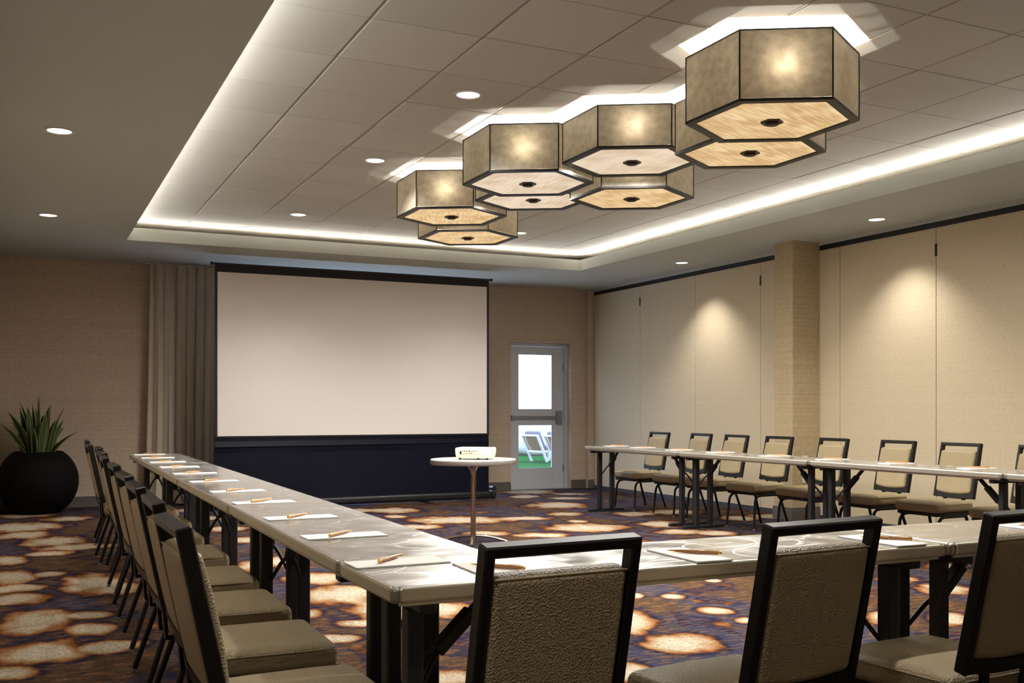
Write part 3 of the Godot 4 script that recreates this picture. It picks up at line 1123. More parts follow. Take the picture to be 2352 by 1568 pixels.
func make_table() -> Node3D:
	var o := Node3D.new()
	var L := 1.83
	var D := 0.457
	var th := 0.04
	var st := mb()
	bbox(st, Transform3D(Basis.IDENTITY, Vector3(0, TABLE_H - 0.004, 0)), Vector3(L - 0.02, 0.008, D - 0.02), 0.001)
	part("tabletop", commit(st), M.swirled_aluminium, o)
	for s in [-1.0, 1.0]:
		st = mb()
		rbox(st, Transform3D(Basis.IDENTITY, Vector3(0, TABLE_H - th / 2 - 0.0006, s * (D / 2 - 0.011))), Vector3(L - 0.036, th, 0.022), 0.0095, 4)
		bbox(st, Transform3D(Basis.IDENTITY, Vector3(0, TABLE_H - th - 0.004, s * (D / 2 - 0.02))), Vector3(L - 0.05, 0.01, 0.012), 0.001)
		part("edge_rail", commit(st), M.edge_aluminium, o)
		st = mb()
		rbox(st, Transform3D(Basis.IDENTITY, Vector3(s * (L / 2 - 0.011), TABLE_H - th / 2 - 0.0006, 0)), Vector3(0.022, th, D - 0.036), 0.0095, 4)
		part("edge_rail", commit(st), M.edge_aluminium, o)
		for q in [-1.0, 1.0]:
			st = mb()
			rbox(st, Transform3D(Basis.IDENTITY, Vector3(s * (L / 2 - 0.012), TABLE_H - th / 2 - 0.0004, q * (D / 2 - 0.012))), Vector3(0.026, th + 0.001, 0.026), 0.012, 4)
			part("corner_cap", commit(st), M.edge_cap, o)
	part("core", box_mesh(Vector3(L - 0.04, th - 0.01, D - 0.04), 0.001, Vector3(0, TABLE_H - 0.008 - (th - 0.01) / 2, 0)), M.table_leg, o)
	var y0 := TABLE_H - th - 0.006
	for s in [-1.0, 1.0]:
		var x: float = s * (L / 2 - 0.105)
		part("crossbar", box_mesh(Vector3(0.045, 0.03, 0.40), 0.006, Vector3(x, y0 - 0.015, 0)), M.table_leg, o)
		part("foot_bar", box_mesh(Vector3(0.045, 0.034, 0.47), 0.004, Vector3(x, 0.017, 0)), M.table_leg, o)
		for q in [-1.0, 1.0]:
			part("leg", box_mesh(Vector3(0.042, y0 - 0.064, 0.052), 0.005, Vector3(x, 0.034 + (y0 - 0.064) / 2, q * 0.082)), M.table_leg, o)
		# folding brace: strut, sleeve, wishbone
		var top := Vector3(x - s * 0.27, y0 - 0.006, 0)
		var low := Vector3(x - s * 0.028, 0.47, 0)
		st = mb()
		bar(st, top, low.lerp(top, 0.25), 0.03, 0.018, 0.002)
		var br := part("brace", commit(st), M.table_leg, o)
		st = mb()
		bar(st, low.lerp(top, 0.28), low.lerp(top, 0.7), 0.042, 0.034, 0.003)
		part("sleeve", commit(st), M.table_leg, br)
		st = mb()
		for q in [-1.0, 1.0]:
			tube(st, bend([low.lerp(top, 0.3) + Vector3(0, 0, q * 0.008), low.lerp(top, 0.17) + Vector3(0, 0, q * 0.03), Vector3(x - s * 0.016, 0.43, q * 0.062)], 0.03, 4), 0.0085, 6)
		part("wishbone", commit(st), M.table_leg, br)
		part("strut_bracket", box_mesh(Vector3(0.06, 0.012, 0.04), 0.002, top + Vector3(0, 0.004, 0)), M.bracket_tan, o)
	return o

func make_pad() -> Node3D:
	var o := Node3D.new()
	part("sheets", box_mesh(Vector3(0.118, 0.004, 0.268), 0.0006, Vector3(0, 0.0025, 0)), M.paper, o)
	part("backing_card", box_mesh(Vector3(0.118, 0.0006, 0.268), 0.0, Vector3(0, 0.0003, 0)), M.paper_edge, o)
	return o

func make_pen() -> Node3D:
	var o := Node3D.new()
	var b := Basis(Vector3.RIGHT, PI / 2)
	var st := mb()
	lathe(st, [Vector2(0.0, -0.046), Vector2(0.0032, -0.046), Vector2(0.0046, -0.02), Vector2(0.0050, 0.012), Vector2(0.0, 0.012)], 14)
	part("barrel", commit(st), M.pen_body, o, Vector3(0, 0.0052, 0), b)
	st = mb()
	lathe(st, [Vector2(0.0, 0.0145), Vector2(0.0049, 0.0145), Vector2(0.0044, 0.066), Vector2(0.0, 0.066)], 14)
	part("cap", commit(st), M.pen_body, o, Vector3(0, 0.0052, 0), b)
	st = mb()
	lathe(st, [Vector2(0.0, 0.012), Vector2(0.0053, 0.012), Vector2(0.0053, 0.0148), Vector2(0.0, 0.0148)], 14)
	part("ring", commit(st), M.brass, o, Vector3(0, 0.0052, 0), b)
	st = mb()
	lathe(st, [Vector2(0.0, -0.066), Vector2(0.0008, -0.066), Vector2(0.0032, -0.046), Vector2(0.0, -0.046)], 12)
	part("tip", commit(st), M.brass, o, Vector3(0, 0.0052, 0), b)
	st = mb()
	lathe(st, [Vector2(0.0, 0.066), Vector2(0.0047, 0.066), Vector2(0.0047, 0.070), Vector2(0.003, 0.074), Vector2(0.0, 0.074)], 12)
	part("end_button", commit(st), M.brass, o, Vector3(0, 0.0052, 0), b)
	st = mb()
	bar(st, Vector3(0, 0.0112, 0.068), Vector3(0, 0.0108, 0.03), 0.0022, 0.0014, 0.0003)
	part("clip", commit(st), M.brass, o)
	return o

func place(proto: Node3D, called: String, label: String, category: String, group: String, at: Vector3, turn: float) -> Node3D:
	var c: Node3D = proto.duplicate()
	c.name = numbered(called)
	add_child(c)
	c.position = at
	c.rotation.y = turn
	if called == "pen": c.scale = Vector3.ONE * 1.14
	tag(c, label, category, group)
	return c

const NTH := ["first", "second", "third", "fourth", "fifth", "sixth", "seventh", "eighth", "ninth", "tenth", "eleventh", "twelfth"]

func left_u(w: float) -> float:
	return 0.785 + 0.016 * (w - 2.5)

func build_tables() -> void:
	var t := make_table()
	var g := "swirled aluminium folding tables set in a U"
	# plant-side row
	var ends := [10.2, 8.34, 6.45, 4.595, 2.755]
	var lean := atan(0.016)
	for i in 4:
		var w: float = (ends[i] + ends[i + 1]) / 2
		place(t, "folding_table", "narrow aluminium folding table, %s from the curtain in the row beside the planter" % NTH[i], "table", g, V(left_u(w) + 0.2285, 0, w), PI / 2 - lean)
	# row across, and the partition row
	for i in 3:
		place(t, "folding_table", ["narrow aluminium folding table at the corner by the planter side row, joining the crossing row", "middle narrow aluminium folding table of the crossing row", "narrow aluminium folding table at the crossing row's end by the partition"][i], "table", g, V(0.785 + 0.915 + i * 1.85, 0, 2.5135), 0.0)
	var rw := [10.216, 8.352, 6.494, 4.650]
	for i in 4:
		place(t, "folding_table", "narrow aluminium folding table, %s from the door in the row along the folding partition" % NTH[i], "table", g, V(6.06, 0, rw[i] - 0.917), PI / 2)
	t.free()

func build_chairs() -> void:
	var c := make_chair()
	var g := "tan vinyl banquet chairs"
	var lw := [9.65, 8.47, 7.90, 7.02, 6.25, 5.42, 4.62, 3.94, 3.29, 2.62]
	var lu := [0.516, 0.465, 0.500, 0.462, 0.425, 0.415, 0.395, 0.376, 0.365, 0.335]
	for i in 10:
		place(c, "banquet_chair", "dark framed tan vinyl chair, %s from the curtain in the row beside the planter" % NTH[i], "chair", g, V(lu[i] + 0.305, 0, lw[i]), -PI / 2 + deg_to_rad([-2, 1, 0, 1.5, -1, 0, 1, 0, -1, 1][i]))
	var rx := [10.17, 9.40, 8.73, 8.04, 7.33, 6.54, 5.85, 5.14]
	for i in 8:
		place(c, "banquet_chair", "dark framed tan vinyl chair, %s from the door in the row along the folding partition" % NTH[i], "chair", g, V(6.545 + [0.0, 0.03, 0.0, 0.0, 0.03, 0.03, 0.0, 0.0][i], 0, rx[i]), PI / 2 + deg_to_rad([2, -1, 0, 2, -2, 0, 1, -1][i]))
	var fu := [1.000, 1.735, 2.44]
	var fw := [2.175, 2.215, 2.17]
	for i in 3:
		place(c, "banquet_chair", "tan vinyl chair, %s from the planter side of the crossing tables, facing the screen" % NTH[i], "chair", g, V(fu[i], 0, fw[i]), deg_to_rad([3.0, 5.0, 3.0][i]))
	c.free()

func build_stationery() -> void:
	var p := make_pad()
	var n := make_pen()
	var top := TABLE_H + 0.0003
	var gp := "white notepads on the tables"
	var gn := "brown pens on the notepads"
	var lw := [10.0, 9.28, 8.52, 7.75, 6.92, 6.10, 5.31, 4.63, 3.915, 3.287]
	for i in 10:
		var u := left_u(lw[i]) + 0.165
		place(p, "notepad", "white notepad, %s from the curtain on the tables beside the planter" % NTH[i], "notepad", gp, V(u, top, lw[i]), PI / 2)
		place(n, "pen", "brown and gold pen on the %s notepad from the curtain beside the planter" % NTH[i], "pen", gn, V(u - 0.005, top + 0.0046, lw[i] + 0.015), PI / 2 + deg_to_rad([-44, 47, 43, 46, 42, 47, 45, 44, 48, 46][i] + (180 if i == 0 else 0)) + PI)
	place(p, "notepad", "white notepad at the table corner where the planter row meets the crossing row", "notepad", gp, V(0.927, top, 2.65), PI / 2)
	place(n, "pen", "brown and gold pen on the notepad at the planter row's table corner", "pen", gn, V(0.925, top + 0.0046, 2.69), PI / 2 + deg_to_rad(45) + PI)
	var fu := [1.105, 1.73, 2.475, 3.22]
	for i in 4:
		place(p, "notepad", "white notepad, %s from the planter side on the crossing tables" % NTH[i], "notepad", gp, V(fu[i], top, 2.425), deg_to_rad(-2))
		place(n, "pen", "brown and gold pen on the %s notepad from the planter side of the crossing tables" % NTH[i], "pen", gn, V(fu[i] + 0.015, top + 0.0046, 2.425), deg_to_rad(38 if i % 2 == 0 else 42))
	var rw := [10.0, 9.45, 8.76, 8.07, 7.27, 6.55, 5.85, 5.11]
	for i in 8:
		place(p, "notepad", "white notepad, %s from the door on the tables along the partition" % NTH[i], "notepad", gp, V(6.135, top, rw[i]), PI / 2)
		place(n, "pen", "brown and gold pen on the %s notepad from the door along the partition" % NTH[i], "pen", gn, V(6.13, top + 0.0046, rw[i]), PI / 2 + deg_to_rad(-48))
	p.free()
	n.free()

func build_round_table() -> void:
	var o := thing("round_table", "small round pedestal table with a chrome column holding the projector", "table", V(3.57, 0, 8.21))
	var R := 0.377
	var st := mb()
	lathe(st, [Vector2(0, 0.69), Vector2(R - 0.012, 0.69), Vector2(R, 0.70), Vector2(R, 0.732), Vector2(R - 0.008, 0.738), Vector2(0, 0.738)], 56)
	part("tabletop", commit(st), M.round_top, o)
	st = mb()
	lathe(st, [Vector2(0.0, 0.05), Vector2(0.024, 0.05), Vector2(0.024, 0.6), Vector2(0.028, 0.635), Vector2(0.045, 0.665), Vector2(0.085, 0.688), Vector2(0, 0.69)], 28)
	part("column", commit(st), M.chrome, o)
	st = mb()
	lathe(st, [Vector2(0.0, 0.03), Vector2(0.026, 0.03), Vector2(0.028, 0.06), Vector2(0.027, 0.085), Vector2(0, 0.085)], 24)
	part("hub", commit(st), M.chrome, o)
	for k in 4:
		var a := deg_to_rad(26.0 + 90.0 * k)
		var d := Vector3(cos(a), 0, sin(a))
		var path := []
		for i in 9:
			var f := i / 8.0
			path.append(d * (0.015 + 0.285 * f) + Vector3.UP * (0.012 + 0.052 * (1.0 - f * f)))
		st = mb()
		tube(st, path, 0.017, 10, 0.7)
		part("foot", commit(st), M.chrome, o)
	# projector
	var turn := atan2(-(3.57 - 0.0), 8.21) + deg_to_rad(-14)
	var pj := thing("projector", "white projector with a row of rear sockets on the round table", "projector", V(3.555, 0.738, 8.12), turn)
	var w := 0.315
	var h := 0.088
	var dp := 0.235
	st = mb()
	rbox(st, Transform3D(Basis.IDENTITY, Vector3(0, 0.016 + h / 2, 0)), Vector3(w, h, dp), 0.014, 5, func(p: Vector3) -> Vector3:
		if p.y < 0.0:
			p.x *= 1.0 + 0.06 * p.y / (h / 2)
			p.z *= 1.0 + 0.05 * p.y / (h / 2)
		return p)
	part("body", commit(st), M.projector_white, pj)
	var zf := dp / 2 + 0.0015
	var panel := part("socket_panel", box_mesh(Vector3(0.16, 0.034, 0.004), 0.001, Vector3(-0.012, 0.067, zf - 0.001)), M.projector_panel, pj)
	part("power_socket", box_mesh(Vector3(0.015, 0.026, 0.004), 0.001, Vector3(-0.105, 0.062, zf - 0.001)), M.port_black, pj)
	var ports := [[-0.086, 0.005, 0.005], [-0.071, 0.012, 0.006], [-0.052, 0.009, 0.009], [-0.029, 0.011, 0.011], [-0.003, 0.014, 0.005], [0.021, 0.014, 0.005], [0.040, 0.006, 0.006]]
	for e in ports:
		part("socket", box_mesh(Vector3(e[1], e[2], 0.003), 0.0005, Vector3(e[0], 0.075, zf + 0.0012)), M.port_black, panel)
	for e in [[-0.066, "jack_yellow"], [-0.053, "paper_edge"], [-0.039, "jack_red"]]:
		st = mb()
		lathe(st, [Vector2(0, 0.004), Vector2(0.0028, 0.004), Vector2(0.0045, 0.0035), Vector2(0.0045, 0.0)], 12)
		part("jack", commit(st), M[e[1]], panel, Vector3(e[0], 0.058, zf + 0.0005), Basis(Vector3.RIGHT, PI / 2))
	part("video_socket", box_mesh(Vector3(0.024, 0.009, 0.004), 0.002, Vector3(-0.013, 0.058, zf + 0.0008)), M.port_grey, panel)
	st = mb()
	lathe(st, [Vector2(0.0, 0.002), Vector2(0.017, 0.002), Vector2(0.0185, 0.0)], 24)
	part("speaker_grille", commit(st), M.projector_panel, pj, Vector3(0.115, 0.057, zf - 0.001), Basis(Vector3.RIGHT, PI / 2))
	for k in 6:
		part("vent_slat", box_mesh(Vector3(0.003, 0.004, 0.075), 0.0005, Vector3(-w / 2 - 0.0005 + 0.003 * float(k < 2), 0.038 + k * 0.009, -0.055)), M.projector_panel, pj)
	for e in [[-0.12, 0.085], [0.12, 0.085], [0.0, -0.09]]:
		st = mb()
		lathe(st, [Vector2(0, 0.0), Vector2(0.009, 0.0), Vector2(0.009, 0.02), Vector2(0, 0.02)], 14, Vector3(e[0], 0, e[1]))
		part("foot", commit(st), M.port_black, pj)

func build_screen() -> void:
	var W0 := 12.05
	var o := thing("projection_screen", "wide floor standing projection screen with black border and dark skirt", "screen", V(3.73, 0, W0))
	var l := -1.71
	var r := 1.71
	var st := mb()
	slab(st, l - 0.02, r + 0.02, 0.845, 2.845, -0.004, 0.0)
	part("border", commit(st), M.screen_border, o)
	st = mb()
	slab(st, l + 0.008, r - 0.012, 0.862, 2.757, -0.0065, -0.0045)
	part("picture_surface", commit(st), M.screen_white, o)
	# skirt: hangs with a shallow fold below the hem
	st = mb()
	var prof := [[0.862, 0.0], [0.80, 0.0], [0.755, -0.012], [0.735, -0.02], [0.722, -0.006], [0.66, 0.002], [0.4, 0.003], [0.11, 0.0]]
	var cols := 40
	for i in prof.size() - 1:
		for k in cols:
			var f0 := float(k) / cols
			var f1 := float(k + 1) / cols
			var P := func(f: float, j: int) -> Vector3:
				var fade := 1.0 - 0.75 * f
				return V(lerpf(l - 0.02, r + 0.02, f), prof[j][0] + 0.012 * f * float(j in [2, 3, 4]), prof[j][1] * fade - 0.004 * sin(f * 9.0) * float(j > 4 and j < 7) + 0.006)
			var a: Vector3 = P.call(f0, i)
			var b: Vector3 = P.call(f1, i)
			var c: Vector3 = P.call(f1, i + 1)
			var d: Vector3 = P.call(f0, i + 1)
			var n := (b - a).cross(d - a).normalized()
			if n.z < 0.0: n = -n
			quad(st, a, b, c, d, n)
			var e := Vector3(0, 0, -0.002)
			quad(st, a + e, b + e, c + e, d + e, -n)
	part("skirt", commit(st), M.screen_skirt, o)
	st = mb()
	tube(st, [V(l - 0.06, 2.852, 0), V(r + 0.06, 2.852, 0)], 0.013, 12)
	part("top_bar", commit(st), M.screen_case, o)
	for s in [l - 0.055, r + 0.055]:
		st = mb()
		tube(st, [V(s - 0.015, 2.852, 0), V(s + 0.015, 2.852, 0)], 0.019, 12)
		part("bar_knob", commit(st), M.screen_case, o)
	st = mb()
	rbox(st, Transform3D(Basis.IDENTITY, V(0, 0.066, 0)), Vector3(r - l + 0.1, 0.095, 0.11), 0.03, 6)
	part("roller_case", commit(st), M.screen_case, o)
	for s in [l - 0.075, r + 0.075]:
		st = mb()
		rbox(st, Transform3D(Basis.IDENTITY, V(s, 0.072, 0)), Vector3(0.06, 0.115, 0.12), 0.025, 5)
		part("end_cap", commit(st), M.screen_case, o)
	st = mb()
	tube(st, [V(r + 0.075, 0.15, -0.055), V(r + 0.075, 0.15, 0.055)], 0.03, 14)
	part("lock_knob", commit(st), M.screen_case, o)
	for s in [-0.85, 0.85]:
		st = mb()
		slab(st, s - 0.035, s + 0.035, 0.0, 0.02, -0.2, 0.2, 0.004)
		part("foot", commit(st), M.screen_case, o)
	st = mb()
	slab(st, -0.02, 0.02, 0.1, 2.86, 0.02, 0.05, 0.004)
	part("mast", commit(st), M.screen_case, o)

func build_curtain() -> void:
	var o := thing("curtain", "floor length taupe curtain hanging in deep folds beside the screen", "curtain", V(1.82, 0, BACK - 0.14))
	var st := mb()
	var nx := 150
	var ny := 16
	var P := func(i: int, j: int, back: float) -> Vector3:
		var f := float(i) / nx
		var g := float(j) / ny
		var x0 := lerpf(-0.43, 0.52, f)
		var spread := lerpf(-0.50, 0.52, f)
		var x := lerpf(spread, x0, g)
		var ph := f * TAU * 8.0 + 0.9 * sin(f * 11.0)
		var amp := lerpf(0.078, 0.055, g) * (0.75 + 0.25 * sin(f * 23.0))
		var z := amp * sin(ph) + 0.012 * sin(ph * 2.0 + g * 2.0)
		x += 0.018 * sin(ph * 2.0 + 0.6) + 0.01 * sin(g * 3.0 + f * 6.0)
		return Vector3(x, lerpf(0.012, SOFFIT - 0.004, g), z + back)
	for back in [0.0, -0.003]:
		for i in nx:
			for j in ny:
				var q := [P.call(i, j, back), P.call(i + 1, j, back), P.call(i + 1, j + 1, back), P.call(i, j + 1, back)]
				var ns := []
				for e in [[i, j], [i + 1, j], [i + 1, j + 1], [i, j + 1]]:
					var dx: Vector3 = P.call(e[0] + 1, e[1], back) - P.call(e[0] - 1, e[1], back)
					var n := dx.cross(Vector3.UP).normalized()
					ns.append(n if back == 0.0 else -n)
				tri(st, q[0], q[1], q[2], ns[0], ns[1], ns[2])
				tri(st, q[0], q[2], q[3], ns[0], ns[2], ns[3])
	part("drape", commit(st), M.curtain, o)
	st = mb()
	slab(st, -0.47, 0.56, SOFFIT - 0.016, SOFFIT, -0.02, 0.02, 0.002)
	part("ceiling_rail", commit(st), M.downlight_trim, o)

func build_plant() -> void:
	var pot := thing("planter", "large black round planter bowl by the wall beside the curtain", "planter", V(0.165, 0, 12.72))
	var st := mb()
	var prof := [Vector2(0.0, 0.0), Vector2(0.22, 0.0)]
	for k in 17:
		var a := lerpf(-1.02, 0.93, k / 16.0)
		prof.append(Vector2(0.425 * cos(a), 0.362 + 0.362 * sin(a) / sin(1.02) * (1.0 if a < 0 else 0.98)))
	prof.append(Vector2(0.235, 0.655))
	prof.append(Vector2(0.225, 0.60))
	prof.append(Vector2(0.0, 0.60))
	lathe(st, prof, 48)
	part("bowl", commit(st), M.planter, pot)
	st = mb()
	lathe(st, [Vector2(0.226, 0.61), Vector2(0.12, 0.622), Vector2(0, 0.63)], 32)
	part("soil", commit(st), M.soil, pot)
	# snake plant: stiff blades with pale margins
	var pl := thing("snake_plant", "snake plant with stiff pale-edged blades growing in the black planter", "plant", V(0.165, 0.622, 12.72))
	rng.seed = 17
	for k in 46:
		var a := rng.randf() * TAU
		var rr := sqrt(rng.randf()) * 0.15
		var base := Vector3(cos(a) * rr, -0.01, sin(a) * rr)
		var tall := rng.randf_range(0.28, 0.66) * (1.1 - rr * 1.6)
		var lean := Vector3(base.x, 0, base.z) * rng.randf_range(0.7, 1.9) + Vector3(rng.randf_range(-0.06, 0.06), 0, rng.randf_range(-0.06, 0.06))
		if k == 0:
			base = Vector3(-0.14, -0.01, 0.05); tall = 0.40; lean = Vector3(-0.24, 0, 0.0)
		elif k == 1:
			base = Vector3(-0.10, -0.01, 0.0); tall = 0.42; lean = Vector3(-0.17, 0, 0.04)
		elif k == 2:
			base = Vector3(0.13, -0.01, 0.03); tall = 0.44; lean = Vector3(0.13, 0, 0.0)
		elif k < 6:
			base = Vector3(-0.03 + 0.03 * (k - 3), -0.01, 0.02); tall = [0.62, 0.69, 0.60][k - 3]; lean = Vector3([-0.03, 0.01, 0.1][k - 3], 0, 0.0)
		var wide := rng.randf_range(0.028, 0.044)
		var face := rng.randf() * PI
		var side := Vector3(cos(face), 0, sin(face))
		var twist := rng.randf_range(-0.7, 0.7)
		var n := 9
		var s1 := mb()
		var s2 := mb()
		for i in n:
			var pts := []
			for q in 2:
				var f := float(i + q) / n
				var c := base + Vector3.UP * tall * f + lean * f * f
				var wv := wide * (0.62 + 1.1 * f - 1.72 * f * f * f)
				var sd := side.rotated(Vector3.UP, twist * f)
				var nn := sd.cross(Vector3.UP).normalized()
				pts.append([c - sd * wv, c - nn * wv * 0.32, c + sd * wv, sd, nn, c, wv])
			for off in [0.0015, -0.0015]:
				var s: float = signf(off)
				for h in 2:
					var A: Vector3 = pts[0][h] + pts[0][4] * off
					var B: Vector3 = pts[0][h + 1] + pts[0][4] * off
					var C: Vector3 = pts[1][h + 1] + pts[1][4] * off
					var D: Vector3 = pts[1][h] + pts[1][4] * off
					var nv: Vector3 = (pts[0][4] * s + pts[0][3] * s * (-0.35 if h == 0 else 0.35)).normalized()
					tri(s1, A, B, C, nv, nv, nv)
					tri(s1, A, C, D, nv, nv, nv)
			for e in [0, 2]:
				tube(s2, [pts[0][e], pts[1][e]], 0.0035, 4, 1.0, false)
		var leaf := part("leaf", commit(s1), M["leaf_%d" % rng.randi_range(0, 2)], pl)
		part("leaf_margin", commit(s2), M.leaf_edge, leaf)

func build_door() -> void:
	var d := structure("door_1", "grey glazed exit door with two panes and a panic bar", "door")
	var wf := BACK + 0.1
	var st := mb()
	var fw := 0.05
	slab(st, DOOR_L, DOOR_L + fw, 0, DOOR_H, wf, wf + 0.1, 0.003)
	slab(st, DOOR_R - fw, DOOR_R, 0, DOOR_H, wf, wf + 0.1, 0.003)
	slab(st, DOOR_L + fw, DOOR_R - fw, DOOR_H - fw, DOOR_H, wf, wf + 0.1, 0.003)
	part("door_frame", commit(st), M.door_frame, d)
	var l := DOOR_L + fw + 0.004
	var r := DOOR_R - fw - 0.004
	var top := DOOR_H - fw - 0.004
	var f0 := wf + 0.03
	var f1 := wf + 0.075
	st = mb()
	slab(st, l, PANE_L, 0.006, top, f0, f1, 0.002)
	slab(st, PANE_R, r, 0.006, top, f0, f1, 0.002)
	slab(st, PANE_L, PANE_R, 0.006, 0.30, f0, f1, 0.002)
	slab(st, PANE_L, PANE_R, 0.95, 1.165, f0, f1, 0.002)
	slab(st, PANE_L, PANE_R, 1.985, top, f0, f1, 0.002)
	part("leaf", commit(st), M.door_paint, d)
	for e in [[0.30, 0.95], [1.165, 1.985]]:
		st = mb()
		slab(st, PANE_L - 0.005, PANE_R + 0.005, e[0] - 0.005, e[1] + 0.005, f0 + 0.018, f0 + 0.024)
		part("pane", commit(st), M.pane_glass, d)
		for q in [[PANE_L, PANE_L + 0.012, e[0], e[1]], [PANE_R - 0.012, PANE_R, e[0], e[1]], [PANE_L, PANE_R, e[0], e[0] + 0.012], [PANE_L, PANE_R, e[1] - 0.012, e[1]]]:
			st = mb()
			slab(st, q[0], q[1], q[2], q[3], f0 + 0.002, f0 + 0.017, 0.002)
			part("glazing_bead", commit(st), M.door_frame, d)
	st = mb()
	slab(st, l + 0.01, r - 0.13, 1.025, 1.075, f0 - 0.035, f0, 0.004)
	var pb := part("panic_bar", commit(st), M.door_hardware, d)
	st = mb()
	slab(st, l, l + 0.04, 1.015, 1.085, f0 - 0.045, f0, 0.004)
	part("bar_end", commit(st), M.door_hardware, pb)
	st = mb()
	slab(st, r - 0.14, r - 0.05, 0.955, 1.15, f0 - 0.06, f0, 0.008)
	part("latch_box", commit(st), M.door_hardware, d)
	st = mb()
	slab(st, DOOR_L, DOOR_R, 0.0, 0.006, BACK, wf + 0.15, 0.001)
	part("threshold", commit(st), M.door_hardware, d)
	st = mb()
	tube(st, [V(r - 0.01, 1.75, f0 - 0.008), V(r - 0.01, 1.85, f0 - 0.008)], 0.008, 8)
	tube(st, [V(r - 0.01, 0.25, f0 - 0.008), V(r - 0.01, 0.35, f0 - 0.008)], 0.008, 8)
	part("hinge_pins", commit(st), M.door_hardware, d)

func build_window() -> void:
	# the curtained window that the screen stands in front of; its daylight reaches the ceiling, the curtain and the carpet by the door
	var o := structure("window_1", "wide glazed window behind the projection screen, framed by the taupe curtain", "window")
	var w0 := BACK + 0.12
	var f := 0.05
	var st := mb()
	slab(st, WIN_L, WIN_R, WIN_LOW, WIN_LOW + f, w0, w0 + 0.08, 0.003)
	slab(st, WIN_L, WIN_R, WIN_TOP - f, WIN_TOP, w0, w0 + 0.08, 0.003)
	slab(st, WIN_L, WIN_L + f, WIN_LOW + f, WIN_TOP - f, w0, w0 + 0.08, 0.003)
	slab(st, WIN_R - f, WIN_R, WIN_LOW + f, WIN_TOP - f, w0, w0 + 0.08, 0.003)
	part("window_frame", commit(st), M.door_frame, o)
	var step := (WIN_R - WIN_L) / 3.0
	for k in 3:
		st = mb()
		slab(st, WIN_L + step * k + f, WIN_L + step * (k + 1) - f * 0.5, WIN_LOW + f * 0.9, WIN_TOP - f * 0.9, w0 + 0.036, w0 + 0.042)
		part("pane", commit(st), M.pane_glass, o)
		if k:
			st = mb()
			slab(st, WIN_L + step * k - f / 2, WIN_L + step * k + f, WIN_LOW + f, WIN_TOP - f, w0, w0 + 0.08, 0.003)
			part("mullion", commit(st), M.door_frame, o)
	st = mb()
	slab(st, WIN_L - 0.03, WIN_R + 0.03, WIN_LOW - 0.03, WIN_LOW, BACK - 0.04, BACK + 0.12, 0.003)
	part("window_sill", commit(st), M.door_frame, o)

